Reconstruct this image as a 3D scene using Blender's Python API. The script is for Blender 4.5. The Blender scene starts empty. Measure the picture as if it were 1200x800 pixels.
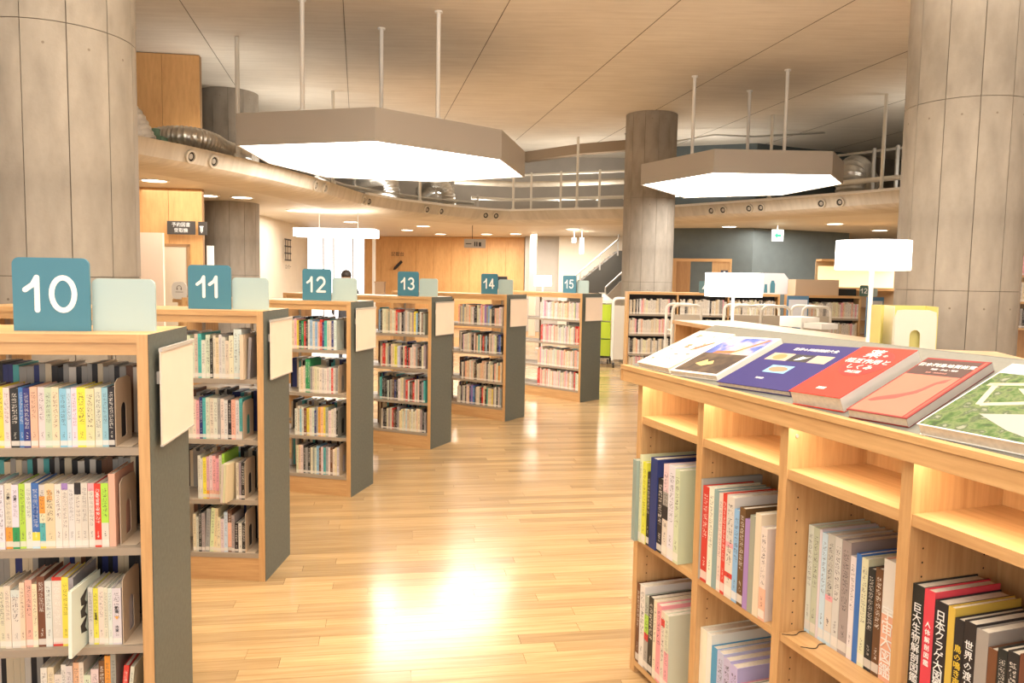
import bpy, math, random
from mathutils import Vector, Matrix
random.seed(7)
sc = bpy.context.scene
COL = sc.collection
PI = math.pi

# ---------------------------------------------------------------- camera
cd = bpy.data.cameras.new('camera'); cam = bpy.data.objects.new('camera', cd); COL.objects.link(cam)
pit, rol = -0.0827, 0.0177
F = Vector((0, math.cos(pit), math.sin(pit))); U0 = Vector((0, -math.sin(pit), math.cos(pit))); R0 = Vector((1, 0, 0))
Rv = R0 * math.cos(rol) + U0 * math.sin(rol); Uv = -R0 * math.sin(rol) + U0 * math.cos(rol)
M = Matrix((Rv, Uv, -F)).transposed().to_4x4(); M.translation = Vector((0, 0, 1.65))
cam.matrix_world = M
cd.sensor_width = 36; cd.lens = 36 * 909 / 1200; cd.clip_start = 0.05; cd.clip_end = 200
sc.camera = cam

# ---------------------------------------------------------------- world, lights, exposure
W = bpy.data.worlds.new('world'); sc.world = W; W.use_nodes = True
W.node_tree.nodes['Background'].inputs[0].default_value = (1.0, 0.97, 0.93, 1)
W.node_tree.nodes['Background'].inputs[1].default_value = 2.2
sc.view_settings.view_transform = 'Standard'; sc.view_settings.look = 'None'
sc.view_settings.exposure = 0.68; sc.view_settings.gamma = 1.0

def area(name, loc, sx, sy, power, color=(1, 0.86, 0.68), rot=(0, 0, 0), spread=PI):
    l = bpy.data.lights.new(name, 'AREA'); l.shape = 'RECTANGLE'; l.size = sx; l.size_y = sy
    l.energy = power; l.color = color; l.spread = spread
    o = bpy.data.objects.new(name, l); o.location = loc; o.rotation_euler = rot; COL.objects.link(o); return o
WARM = (1.0, 0.93, 0.83)
# fill lights added outside the frame, standing in for further hall lamps
area('hall_fill_light', (-0.6, -0.6, 4.3), 4.2, 4.2, 120, WARM)
area('hall_fill_light', (5.5, 3.0, 4.3), 3.0, 3.0, 50, WARM)
area('ceiling_fill_light', (0.5, 3.4, 3.8), 7, 3, 560, WARM, (PI, 0, 0))  # unseen upward fill, added to brighten the ceiling
area('front_fill_light', (0.5, -5.4, 2.3), 16, 3.6, 270, (1, .98, .94), (PI / 2, 0, 0))  # broad fill added behind the camera; no window is built there
area('ceiling_fill_light', (7.5, 5.0, 3.4), 2, 3, 90, WARM, (PI, 0, 0))  # added upward fill at the right side, no fixture
area('ceiling_fill_light', (-6.0, 3.0, 3.4), 1.5, 3, 35, WARM, (PI, 0, 0))  # added upward fill at the left side, no fixture
LAMP_E = 6.5

# ---------------------------------------------------------------- materials
def nt(name):
    m = bpy.data.materials.new(name); m.use_nodes = True
    return m, m.node_tree.nodes, m.node_tree.links, m.node_tree.nodes['Principled BSDF']
def mat(name, col, rough=0.6, metal=0.0, noise=0.0, nscale=20, emis=None, es=0.0, spec=0.5, bump=0.0):
    m, n, l, b = nt(name)
    b.inputs['Roughness'].default_value = rough; b.inputs['Metallic'].default_value = metal
    b.inputs['Specular IOR Level'].default_value = spec
    c = (*col, 1)
    if noise:
        tc = n.new('ShaderNodeTexCoord'); t = n.new('ShaderNodeTexNoise'); t.inputs['Scale'].default_value = nscale; t.inputs['Detail'].default_value = 4
        r = n.new('ShaderNodeValToRGB'); e = r.color_ramp.elements
        e[0].color = tuple(v * (1 - noise) for v in col) + (1,); e[1].color = tuple(min(1, v * (1 + noise)) for v in col) + (1,)
        e[0].position = .3; e[1].position = .7
        l.new(tc.outputs['Object'], t.inputs['Vector']); l.new(t.outputs['Fac'], r.inputs['Fac']); l.new(r.outputs['Color'], b.inputs['Base Color'])
        if bump:
            bp = n.new('ShaderNodeBump'); bp.inputs['Strength'].default_value = bump; bp.inputs['Distance'].default_value = .01
            l.new(t.outputs['Fac'], bp.inputs['Height']); l.new(bp.outputs['Normal'], b.inputs['Normal'])
    else: b.inputs['Base Color'].default_value = c
    if emis: b.inputs['Emission Color'].default_value = (*emis, 1); b.inputs['Emission Strength'].default_value = es
    return m
def wood(name, c1, c2, axis, rough=0.42, fine=1.0):
    m, n, l, b = nt(name)
    b.inputs['Roughness'].default_value = rough
    tc = n.new('ShaderNodeTexCoord'); mp = n.new('ShaderNodeMapping')
    s = [28 * fine] * 3; s[axis] = 1.6; mp.inputs['Scale'].default_value = s
    t = n.new('ShaderNodeTexNoise'); t.inputs['Scale'].default_value = 2.2; t.inputs['Detail'].default_value = 6; t.inputs['Roughness'].default_value = .65
    t2 = n.new('ShaderNodeTexNoise'); t2.inputs['Scale'].default_value = .35; t2.inputs['Detail'].default_value = 2
    mx = n.new('ShaderNodeMath'); mx.operation = 'MULTIPLY_ADD'; mx.inputs[1].default_value = .6
    m2 = n.new('ShaderNodeMath'); m2.operation = 'MULTIPLY'; m2.inputs[1].default_value = .4
    r = n.new('ShaderNodeValToRGB'); e = r.color_ramp.elements
    e[0].color = (*c1, 1); e[1].color = (*c2, 1); e[0].position = .35; e[1].position = .66
    l.new(tc.outputs['Object'], mp.inputs['Vector']); l.new(mp.outputs[0], t.inputs['Vector']); l.new(mp.outputs[0], t2.inputs['Vector'])
    l.new(t2.outputs['Fac'], m2.inputs[0]); l.new(t.outputs['Fac'], mx.inputs[0]); l.new(m2.outputs[0], mx.inputs[2])
    l.new(mx.outputs[0], r.inputs['Fac']); l.new(r.outputs['Color'], b.inputs['Base Color'])
    bp = n.new('ShaderNodeBump'); bp.inputs['Strength'].default_value = .08; bp.inputs['Distance'].default_value = .004
    l.new(t.outputs['Fac'], bp.inputs['Height']); l.new(bp.outputs['Normal'], b.inputs['Normal'])
    return m
OAK1, OAK2 = (0.50, 0.275, 0.11), (0.70, 0.44, 0.205)
oakx = wood('oak_grain_along', OAK1, OAK2, 0); oakz = wood('oak_grain_upright', OAK1, OAK2, 2)
oaky = wood('oak_grain_across', OAK1, OAK2, 1)
WP1, WP2 = (0.60, 0.31, 0.11), (0.78, 0.45, 0.18)
panelwood = wood('wall_panel_wood', WP1, WP2, 2, .5, .35)
def concrete(name, c1, c2, sc_=1.0, bump=.25, joints=False):
    m, n, l, b = nt(name)
    b.inputs['Roughness'].default_value = .8
    tc = n.new('ShaderNodeTexCoord')
    t = n.new('ShaderNodeTexNoise'); t.inputs['Scale'].default_value = 1.4 * sc_; t.inputs['Detail'].default_value = 8; t.inputs['Roughness'].default_value = .65
    mp = n.new('ShaderNodeMapping'); mp.inputs['Scale'].default_value = (2, 2, .7) if not joints else (1.0, 9, 1)
    t2 = n.new('ShaderNodeTexNoise'); t2.inputs['Scale'].default_value = 3 * sc_; t2.inputs['Detail'].default_value = 5
    l.new(tc.outputs['Object'], t.inputs['Vector']); l.new(tc.outputs['Object'], mp.inputs['Vector']); l.new(mp.outputs[0], t2.inputs['Vector'])
    mx = n.new('ShaderNodeMath'); mx.operation = 'ADD'; l.new(t.outputs['Fac'], mx.inputs[0]); l.new(t2.outputs['Fac'], mx.inputs[1])
    ml = n.new('ShaderNodeMath'); ml.operation = 'MULTIPLY'; ml.inputs[1].default_value = .5; l.new(mx.outputs[0], ml.inputs[0])
    r = n.new('ShaderNodeValToRGB'); e = r.color_ramp.elements; e[0].color = (*c1, 1); e[1].color = (*c2, 1); e[0].position = .36; e[1].position = .64
    l.new(ml.outputs[0], r.inputs['Fac']); l.new(r.outputs['Color'], b.inputs['Base Color'])
    t3 = n.new('ShaderNodeTexNoise'); t3.inputs['Scale'].default_value = 60; t3.inputs['Detail'].default_value = 4; l.new(tc.outputs['Object'], t3.inputs['Vector'])
    bp = n.new('ShaderNodeBump'); bp.inputs['Strength'].default_value = bump; bp.inputs['Distance'].default_value = .004
    l.new(t3.outputs['Fac'], bp.inputs['Height']); l.new(bp.outputs['Normal'], b.inputs['Normal'])
    return m
conc = concrete('board_marked_concrete', (0.245, 0.215, 0.18), (0.385, 0.34, 0.285))
conc_core = mat('concrete_joint', (0.13, 0.105, 0.08), .9)
ceilm = concrete('ceiling_concrete', (0.63, 0.57, 0.48), (0.75, 0.69, 0.595), .5, .12, True)
fasm = concrete('fascia_concrete', (0.52, 0.45, 0.35), (0.68, 0.60, 0.49), .6, .05, True)
soffm = mat('soffit_paint', (0.66, 0.59, 0.49), .6, noise=.04, nscale=2)
white = mat('white_paint', (0.86, 0.84, 0.80), .45)
whitem = mat('white_metal', (0.85, 0.83, 0.79), .35)
creamwall = mat('cream_wall', (0.74, 0.66, 0.54), .8, noise=.03, nscale=3)
greywall = mat('grey_wall', (0.42, 0.38, 0.33), .85, noise=.05, nscale=3)
darkwall = mat('slate_wall', (0.115, 0.14, 0.145), .75, noise=.06, nscale=5)
slate = mat('slate_panel', (0.105, 0.118, 0.102), .55, noise=.12, nscale=60)
greylam = mat('grey_laminate', (0.19, 0.19, 0.17), .55, noise=.05, nscale=80)
shelfm = mat('shelf_steel', (0.34, 0.28, 0.215), .5)
bendm = mat('bookend_steel', (0.56, 0.45, 0.33), .45)
dark = mat('dark_hole', (0.02, 0.017, 0.014), .9)
black = mat('black_plastic', (0.015, 0.015, 0.016), .4)
paper = mat('book_pages', (0.70, 0.64, 0.54), .85, noise=.08, nscale=90)
notice = mat('notice_paper', (0.84, 0.72, 0.60), .5, noise=.02, nscale=9)
clearedge = mat('notice_rail', (0.55, 0.52, 0.48), .25)
teal = mat('teal_sign', (0.06, 0.215, 0.30), .5)
pale = mat('pale_mint_sign', (0.42, 0.55, 0.545), .5)
whitep = mat('white_print', (0.9, 0.9, 0.88), .5)
darkp = mat('dark_print', (0.03, 0.025, 0.025), .6)
lampbox = mat('lamp_housing', (0.44, 0.40, 0.35), .6)
silver = mat('silver_foil', (0.62, 0.59, 0.54), .28, .8, noise=.12, nscale=9)
pipem = mat('pipe_paint', (0.80, 0.76, 0.68), .4)
galv = mat('galvanised_steel', (0.50, 0.48, 0.44), .45, .5)
def emit(name, col, s): return mat(name, (0.9, 0.88, 0.84), .6, emis=col, es=s)
lampm = emit('lamp_diffuser', (1, 0.95, 0.87), LAMP_E)
shadem = emit('lamp_shade_lit', (1, 0.95, 0.86), 3.2)
downm = emit('downlight_lens', (1, 0.90, 0.72), 6.0)
stripm = emit('led_strip', (1, 0.86, 0.62), 5.0)

# book print: face colour attribute, lettering down the spine
def book_mat():
    m, n, l, b = nt('printed_cover'); b.inputs['Roughness'].default_value = .45; b.inputs['Specular IOR Level'].default_value = .3
    ac = n.new('ShaderNodeAttribute'); ac.attribute_name = 'col'
    ap = n.new('ShaderNodeAttribute'); ap.attribute_name = 'prm'     # x: across 0..1, y: height 0..1, z: height/width ratio*seed space
    a2 = n.new('ShaderNodeAttribute'); a2.attribute_name = 'prm2'    # x: text light/dark, y: has text, z: seed
    s = n.new('ShaderNodeSeparateXYZ'); l.new(ap.outputs['Vector'], s.inputs[0])
    s2 = n.new('ShaderNodeSeparateXYZ'); l.new(a2.outputs['Vector'], s2.inputs[0])
    def M_(op, a, b_=None, c=None):
        x = n.new('ShaderNodeMath'); x.operation = op
        for i, v in enumerate((a, b_, c)):
            if v is None: continue
            if isinstance(v, (int, float)): x.inputs[i].default_value = v
            else: l.new(v, x.inputs[i])
        return x.outputs[0]
    cv = n.new('ShaderNodeCombineXYZ'); l.new(s.outputs[0], cv.inputs[0]); l.new(s.outputs[2], cv.inputs[1]); l.new(s2.outputs[2], cv.inputs[2])
    nz = n.new('ShaderNodeTexNoise'); nz.inputs['Scale'].default_value = 8.5; nz.inputs['Detail'].default_value = 1.5; l.new(cv.outputs[0], nz.inputs['Vector'])
    g = M_('GREATER_THAN', nz.outputs['Fac'], .55)
    cell = M_('FRACT', M_('MULTIPLY', s.outputs[2], 1.35)); g = M_('MULTIPLY', g, M_('LESS_THAN', cell, .82))
    wid = M_('LESS_THAN', M_('ABSOLUTE', M_('SUBTRACT', s.outputs[0], .5)), .30)
    ht = M_('MULTIPLY', M_('GREATER_THAN', s.outputs[1], M_('MULTIPLY_ADD', s2.outputs[2], .028, .30)), M_('LESS_THAN', s.outputs[1], .92))
    title = M_('MULTIPLY', M_('MULTIPLY', g, wid), ht)
    wid2 = M_('LESS_THAN', M_('ABSOLUTE', M_('SUBTRACT', s.outputs[0], .5)), .16)
    ht2 = M_('MULTIPLY', M_('GREATER_THAN', s.outputs[1], .15), M_('LESS_THAN', s.outputs[1], .26))
    title = M_('MAXIMUM', title, M_('MULTIPLY', M_('MULTIPLY', g, wid2), ht2))
    title = M_('MULTIPLY', title, s2.outputs[1])
    mix = n.new('ShaderNodeMix'); mix.data_type = 'RGBA'; l.new(M_('MULTIPLY', title, .8), mix.inputs[0]); l.new(ac.outputs['Color'], mix.inputs[6])
    tm = n.new('ShaderNodeMix'); tm.data_type = 'RGBA'; l.new(s2.outputs[0], tm.inputs[0]); tm.inputs[6].default_value = (.05, .04, .06, 1); tm.inputs[7].default_value = (.82, .78, .7, 1)
    l.new(tm.outputs[2], mix.inputs[7])
    # pale call-number sticker
    st = M_('MULTIPLY', M_('MULTIPLY', M_('GREATER_THAN', s.outputs[1], .03), M_('LESS_THAN', s.outputs[1], .115)), s2.outputs[1])
    m3 = n.new('ShaderNodeMix'); m3.data_type = 'RGBA'; l.new(M_('MULTIPLY', st, .75), m3.inputs[0]); l.new(mix.outputs[2], m3.inputs[6]); m3.inputs[7].default_value = (.8, .75, .68, 1)
    l.new(m3.outputs[2], b.inputs['Base Color'])
    return m
bookm = book_mat()

# ---------------------------------------------------------------- mesh helpers
class MB:
    def __init__(s): s.v = []; s.f = []; s.mi = []; s.fc = []; s.fp = []; s.fp2 = []; s.attr = False
    def face(s, pts, mi=0, col=None, prm=None, prm2=None):
        i = len(s.v); s.v += [tuple(p) for p in pts]; s.f.append(tuple(range(i, i + len(pts)))); s.mi.append(mi)
        s.fc.append(col); s.fp.append(prm); s.fp2.append(prm2)
        if col is not None: s.attr = True
        return s
    def box(s, x0, x1, y0, y1, z0, z1, mi=0, M=None, col=None, spine=None, top=None):
        P = [Vector(p) for p in ((x0, y0, z0), (x1, y0, z0), (x1, y1, z0), (x0, y1, z0), (x0, y0, z1), (x1, y0, z1), (x1, y1, z1), (x0, y1, z1))]
        if M is not None: P = [M @ p for p in P]
        for k, q in enumerate(((0, 3, 2, 1), (4, 5, 6, 7), (0, 1, 5, 4), (1, 2, 6, 5), (2, 3, 7, 6), (3, 0, 4, 7))):
            if k == 2 and spine is not None: s.face([P[i] for i in q], mi, col, spine[0], spine[1])
            else: s.face([P[i] for i in q], mi, col)
        return s
    def prism(s, poly, z0, z1, mi=0, M=None, mitop=None):
        n = len(poly); B = [Vector((p[0], p[1], z0)) for p in poly]; T = [Vector((p[0], p[1], z1)) for p in poly]
        if M is not None: B = [M @ p for p in B]; T = [M @ p for p in T]
        s.face(B[::-1], mi); s.face(T, mi if mitop is None else mitop)
        for i in range(n): j = (i + 1) % n; s.face([B[i], B[j], T[j], T[i]], mi)
        return s
    def tube(s, path, r, seg=10, mi=0, caps=True, ripple=0):
        P = [Vector(p) for p in path]; rings = []
        up = None
        for i, p in enumerate(P):
            t = (P[min(i + 1, len(P) - 1)] - P[max(i - 1, 0)]).normalized()
            if up is None: up = Vector((0, 0, 1)) if abs(t.z) < .9 else Vector((1, 0, 0))
            a = t.cross(up).normalized(); b_ = a.cross(t).normalized(); up = b_
            rr = (r[i] if isinstance(r, (list, tuple)) else r) * (1 + (ripple if i % 2 else -ripple))
            rings.append([p + a * math.cos(2 * PI * k / seg) * rr + b_ * math.sin(2 * PI * k / seg) * rr for k in range(seg)])
        base = len(s.v)
        for rg in rings: s.v += [tuple(q) for q in rg]
        for i in range(len(rings) - 1):
            for k in range(seg):
                a, b_ = base + i * seg + k, base + i * seg + (k + 1) % seg
                s.f.append((a, b_, b_ + seg, a + seg)); s.mi.append(mi); s.fc.append(None); s.fp.append(None); s.fp2.append(None)
        if caps:
            s.face(rings[0][::-1], mi); s.face(rings[-1], mi)
        return s
    def lathe(s, prof, seg=24, mi=0, c=(0, 0, 0)):
        for i in range(len(prof) - 1):
            (r0, z0), (r1, z1) = prof[i], prof[i + 1]
            for k in range(seg):
                a, b_ = 2 * PI * k / seg, 2 * PI * (k + 1) / seg
                q = [(c[0] + r0 * math.cos(a), c[1] + r0 * math.sin(a), c[2] + z0), (c[0] + r0 * math.cos(b_), c[1] + r0 * math.sin(b_), c[2] + z0),
                     (c[0] + r1 * math.cos(b_), c[1] + r1 * math.sin(b_), c[2] + z1), (c[0] + r1 * math.cos(a), c[1] + r1 * math.sin(a), c[2] + z1)]
                if r0 < 1e-6: q = q[1:]
                elif r1 < 1e-6: q = q[:3]
                s.face(q, mi)
        return s
    def mesh(s, name, mats, smooth=False):
        me = bpy.data.meshes.new(name); me.from_pydata(s.v, [], s.f)
        for m in (mats if isinstance(mats, (list, tuple)) else [mats]): me.materials.append(m)
        me.polygons.foreach_set('material_index', s.mi)
        if s.attr:
            c, p, p2 = [], [], []
            for f, fc, fp, fp2 in zip(s.f, s.fc, s.fp, s.fp2):
                for k in range(len(f)):
                    c += [*(fc or (.8, .7, .6)), 1]
                    p += [*(fp[k] if fp else (-1, -1, 0)), 1]
                    p2 += [*(fp2 if fp2 else (0, 0, 0)), 1]
            for nm, d in (('col', c), ('prm', p), ('prm2', p2)):
                a = me.color_attributes.new(nm, 'FLOAT_COLOR', 'CORNER'); a.data.foreach_set('color', d)
        if smooth:
            import bmesh
            bm = bmesh.new(); bm.from_mesh(me); bmesh.ops.remove_doubles(bm, verts=bm.verts, dist=1e-5)
            bmesh.ops.recalc_face_normals(bm, faces=bm.faces); bm.to_mesh(me); bm.free()
            me.polygons.foreach_set('use_smooth', [True] * len(me.polygons)); me.set_sharp_from_angle(angle=math.radians(40))
        return me
def link(name, me, parent=None, loc=None, rot=None):
    o = bpy.data.objects.new(name, me); COL.objects.link(o)
    if parent: o.parent = parent
    if loc is not None: o.location = loc
    if rot is not None: o.rotation_euler = rot
    return o
def obj(name, mb, mats, parent=None, smooth=False, loc=None, rot=None): return link(name, mb.mesh(name, mats, smooth), parent, loc, rot)
def tag(o, label, cat, group=None):
    o['label'] = label; o['category'] = cat
    if group: o['group'] = group
    return o
def thing(name, label, cat, loc=(0, 0, 0), rz=0, group=None):
    o = link(name, None, None, loc, (0, 0, rz)); return tag(o, label, cat, group)
def struct(o): o['kind'] = 'structure'; return o
def stuff(o): o['kind'] = 'stuff'; return o
def rrect(w, h, r, n=5, flat=False):
    pts = []
    for cx, cy, a0 in ((w - r, r, -PI / 2), (w - r, h - r, 0), (r, h - r, PI / 2), (r, r, PI)):
        if flat and cy == r: pts.append((w if cx > r else 0, 0)); continue
        for k in range(n + 1): a = a0 + k * PI / 2 / n; pts.append((cx + r * math.cos(a), cy + r * math.sin(a)))
    return pts
XZ = Matrix(((1, 0, 0, 0), (0, 0, 1, 0), (0, 1, 0, 0), (0, 0, 0, 1)))     # poly (x,y)->(x,z), extrusion along +y
YZ = Matrix(((0, 0, 1, 0), (1, 0, 0, 0), (0, 1, 0, 0), (0, 0, 0, 1)))     # poly (x,y)->(y,z), extrusion along +x
def text_mesh(s, size, mat_, vertical=False, depth=0.0005, spacing=1.0):
    c = bpy.data.curves.new('lettering', 'FONT'); c.body = '\n'.join(s) if vertical else s
    c.size = size; c.align_x = 'CENTER'; c.align_y = 'CENTER'; c.resolution_u = 1; c.extrude = depth; c.space_line = spacing
    o = bpy.data.objects.new('lettering', c); COL.objects.link(o)
    dg = bpy.context.evaluated_depsgraph_get(); me = bpy.data.meshes.new_from_object(o.evaluated_get(dg))
    bpy.data.objects.remove(o); bpy.data.curves.remove(c)
    me.materials.clear(); me.materials.append(mat_); return me
FRONT = (PI / 2, 0, 0)
def text(s, size, mat_, parent, loc, rot=FRONT, vertical=False, name='lettering', spacing=1.0, sx=1.0):
    o = link(name, text_mesh(s, size, mat_, vertical, spacing=spacing), parent, loc, rot); o.scale = (sx, 1, 1); return o
def stroke(mb, pts, w, y0, y1):
    # rounded stroke in the x-z plane
    for q_, (a, b_) in enumerate(zip(pts, pts[1:])):
        yq = y0 - q_ * .00004; dx, dz = b_[0] - a[0], b_[1] - a[1]; L = math.hypot(dx, dz) or 1e-6; ux, uz = dx / L, dz / L; an = math.atan2(uz, ux); poly = []
        for k in range(7): t = an + PI / 2 + k * PI / 6; poly.append((a[0] + w / 2 * math.cos(t), a[1] + w / 2 * math.sin(t)))
        for k in range(7): t = an - PI / 2 + k * PI / 6; poly.append((b_[0] + w / 2 * math.cos(t), b_[1] + w / 2 * math.sin(t)))
        mb.prism([(p[0], p[1]) for p in poly], yq, y1, 0, XZ)
def arc(cx, cz, rx, rz, a0, a1, n=12): return [(cx + rx * math.cos(math.radians(a0 + (a1 - a0) * k / n)), cz + rz * math.sin(math.radians(a0 + (a1 - a0) * k / n))) for k in range(n + 1)]
DIG = {'1': ([[(-.12, .62), (.1, .78), (.22, 1.0), (.22, 0)]], .42), '0': ([arc(.33, .5, .33, .5, 0, 360, 24)], .66),
       '2': ([arc(.3, .70, .28, .3, 160, -30, 10) + [(.02, 0), (.62, 0)]], .62),
       '3': ([arc(.28, .74, .26, .26, 150, -80, 10) + arc(.28, .25, .30, .26, 80, -150, 10)], .6),
       '4': ([[(.42, 0), (.42, 1.0), (0, .28), (.62, .28)]], .62),
       '5': ([[(.55, 1.0), (.1, 1.0), (.06, .55)] + arc(.28, .32, .30, .32, 120, -150, 12)], .6)}
def number(s, h, parent, cx, z, y):
    tot = sum(DIG[c][1] for c in s) + .22 * (len(s) - 1); x = cx - tot * h / 2; mb = MB()
    for c in s:
        for st in DIG[c][0]: stroke(mb, [(x + p[0] * h, z + p[1] * h) for p in st], .160 * h, y - .0008, y)
        x += (DIG[c][1] + .22) * h
    return obj('numeral', mb, whitep, parent)

# ---------------------------------------------------------------- setting: floor
FA = math.radians(9)
def floor_mat():
    m, n, l, b = nt('oak_floor_boards')
    tc = n.new('ShaderNodeTexCoord'); mp = n.new('ShaderNodeMapping'); mp.inputs['Rotation'].default_value = (0, 0, -FA)
    mp2 = n.new('ShaderNodeMapping'); mp2.inputs['Scale'].default_value = (1.5, 30, 1)
    ge = n.new('ShaderNodeNewGeometry')
    at = n.new('ShaderNodeAttribute'); at.attribute_name = 'col'
    add = n.new('ShaderNodeVectorMath'); add.operation = 'ADD'; sc3 = n.new('ShaderNodeVectorMath'); sc3.operation = 'SCALE'; sc3.inputs['Scale'].default_value = 37
    l.new(ge.outputs['Position'], mp.inputs['Vector']); l.new(mp.outputs[0], mp2.inputs['Vector']); l.new(at.outputs['Vector'], sc3.inputs[0])
    l.new(mp2.outputs[0], add.inputs[0]); l.new(sc3.outputs[0], add.inputs[1])
    t = n.new('ShaderNodeTexNoise'); t.inputs['Scale'].default_value = 1.5; t.inputs['Detail'].default_value = 6; t.inputs['Roughness'].default_value = .6
    l.new(add.outputs[0], t.inputs['Vector'])
    r = n.new('ShaderNodeValToRGB'); e = r.color_ramp.elements; e[0].color = (0.42, 0.265, 0.12, 1); e[1].color = (0.585, 0.40, 0.205, 1); e[0].position = .3; e[1].position = .7
    l.new(t.outputs['Fac'], r.inputs['Fac'])
    sp = n.new('ShaderNodeSeparateColor'); l.new(at.outputs['Color'], sp.inputs[0])
    hv = n.new('ShaderNodeHueSaturation'); l.new(r.outputs['Color'], hv.inputs['Color'])
    mr = n.new('ShaderNodeMapRange'); mr.inputs['To Min'].default_value = .76; mr.inputs['To Max'].default_value = 1.16; l.new(sp.outputs[0], mr.inputs[0]); l.new(mr.outputs[0], hv.inputs['Value'])
    l.new(hv.outputs['Color'], b.inputs['Base Color'])
    b.inputs['Roughness'].default_value = .24; b.inputs['Specular IOR Level'].default_value = .6
    b.inputs['Coat Weight'].default_value = .3; b.inputs['Coat Roughness'].default_value = .12
    return m
floorm = floor_mat(); seam = mat('floor_seam', (0.32, 0.19, 0.09), .7)
fl = struct(obj('floor', MB().box(-11, 12, -6, 27, -.12, -.008), seam))
ca, sa = math.cos(FA), math.sin(FA)
planks = []
PW, PL = .090, 1.2
rr = random.Random(3)
far_mb = MB()
row = -60
while row * PW < 29:
    v0 = row * PW; off = rr.random() * PL; u = -13 + off
    while u < 14:
        Lp = PL
        cx, cy = (u + Lp / 2) * ca - (v0 + PW / 2) * sa, (u + Lp / 2) * sa + (v0 + PW / 2) * ca
        tone = rr.random() ** .8
        if 2.4 < cy < 21 and abs(cx + .0) < .72 * cy + 1.2 and -9 < cx < 9:
            planks.append((cy + abs(cx) * .1, u, v0, tone, Lp, cx, cy))
        u += Lp
    row += 1
near = [p for p in planks if -2.6 < p[5] < 1.7 and p[6] < 7.4 and not (p[5] > 1.3 and p[6] < 3.3)]
near.sort(); near = near[:300]; nearset = set((p[1], p[2]) for p in near)
for p in planks:
    _, u, v0, tone, Lp, cx, cy = p
    g = .0007
    def W_(uu, vv, z): return (uu * ca - vv * sa, uu * sa + vv * ca, z)
    c = (tone, rr.random(), rr.random())
    mb = MB() if (u, v0) in nearset else far_mb
    a, b_, c_, d = (u + g, v0 + g), (u + Lp - g, v0 + g), (u + Lp - g, v0 + PW - g), (u + g, v0 + PW - g)
    q = [a, b_, c_, d]; e2 = [(x_, y_) for x_, y_ in q]
    mb.face([W_(x_, y_, 0) for x_, y_ in q], 0, c)
    for i in range(4):
        j = (i + 1) % 4; mb.face([W_(*q[i], -.008), W_(*q[j], -.008), W_(*q[j], 0), W_(*q[i], 0)], 0, c)
    if mb is not far_mb: obj('floor_plank', mb, floorm, fl)
stuff(obj('floor_plank', far_mb, floorm, fl))

# ---------------------------------------------------------------- ceiling, fascia, soffit
struct(obj('ceiling', MB().box(-11, 12, -6, 27, 4.85, 5.0), ceilm))
CURVE = [(-9.6, -5.9), (-8.0, 1), (-6.6, 4.6), (-5.3, 7.4), (-4.45, 8.9), (-4.07, 9.7), (-3.74, 10.64), (-3.48, 11.5), (-3.24, 12.6), (-3.05, 14.0), (-2.86, 15.3), (-2.35, 16.4),
         (-1.5, 17.5), (-.68, 18.25), (-.1, 18.5), (1.12, 17.93), (2.44, 17.33), (3.44, 16.7), (4.6, 15.4), (5.69, 14.0), (6.43, 12.93), (7.6, 10.9), (9.0, 7), (10.6, -5.9)]
def normals(c):
    out = []
    for i in range(len(c)):
        a = Vector(c[max(i - 1, 0)]); b_ = Vector(c[min(i + 1, len(c) - 1)]); t = (b_ - a).normalized(); out.append(Vector((-t.y, t.x)))
    return out
NRM = normals(CURVE)
def along(off, z, i0=0, i1=None): return [(c[0] + n_.x * off, c[1] + n_.y * off, z) for c, n_ in list(zip(CURVE, NRM))[i0:i1]]
def sweep(mb, prof, i0=0, i1=None, closed=True, mi=0):
    rows = [along(o_, z_, i0, i1) for o_, z_ in prof]; n_ = len(prof)
    for k in range(n_ if closed else n_ - 1):
        A, B = rows[k], rows[(k + 1) % n_]
        for i in range(len(A) - 1): mb.face([A[i], A[i + 1], B[i + 1], B[i]], mi)
    if closed:
        mb.face([r_[0] for r_ in rows], mi); mb.face([r_[-1] for r_ in rows][::-1], mi)
    return mb
fascia = struct(obj('trim_1', sweep(MB(), [(0, 3.2), (.05, 3.0), (.12, 2.95), (.32, 2.915), (.75, 2.9), (.75, 3.0), (.3, 3.0), (.28, 3.2)]), fasm, smooth=True)); fascia['label'] = 'curved pale concrete edge of the mezzanine with round air outlets'
struct(obj('trim_2', sweep(MB(), [(-.02, 3.2), (-.02, 3.245), (.06, 3.245), (.06, 3.2)], 10), whitem))
OUT = []
for c, n_ in zip(CURVE, NRM):
    p = Vector(c) + n_ * 14; OUT.append((max(-10.9, min(11.9, p.x)), max(-5.9, min(26.9, p.y))))
mb = MB(); A = along(.75, 2.9); A2 = along(.75, 3.0)
for i in range(len(A) - 1):
    mb.face([A[i], A[i + 1], (*OUT[i + 1], 2.9), (*OUT[i], 2.9)]); mb.face([A2[i], A2[i + 1], (*OUT[i + 1], 3.0), (*OUT[i], 3.0)])
sof = struct(obj('ceiling_soffit', mb, soffm)); sof.name = 'ceiling_lower'
jm = mat('ceiling_joint', (.16, .135, .10), .9)
for k in range(-5, 6):
    u = Vector((-.195, .981)); w_ = Vector((.981, .195)); c_ = Vector((-.1, 9.3)) + w_ * (k * 1.9)
    struct(obj('trim_%d' % (10 + k + 5), MB().prism([tuple(c_ - u * 4), tuple(c_ + u * 9), tuple(c_ + u * 9 + w_ * .008), tuple(c_ - u * 4 + w_ * .008)], 4.846, 4.8505), jm))
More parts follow.
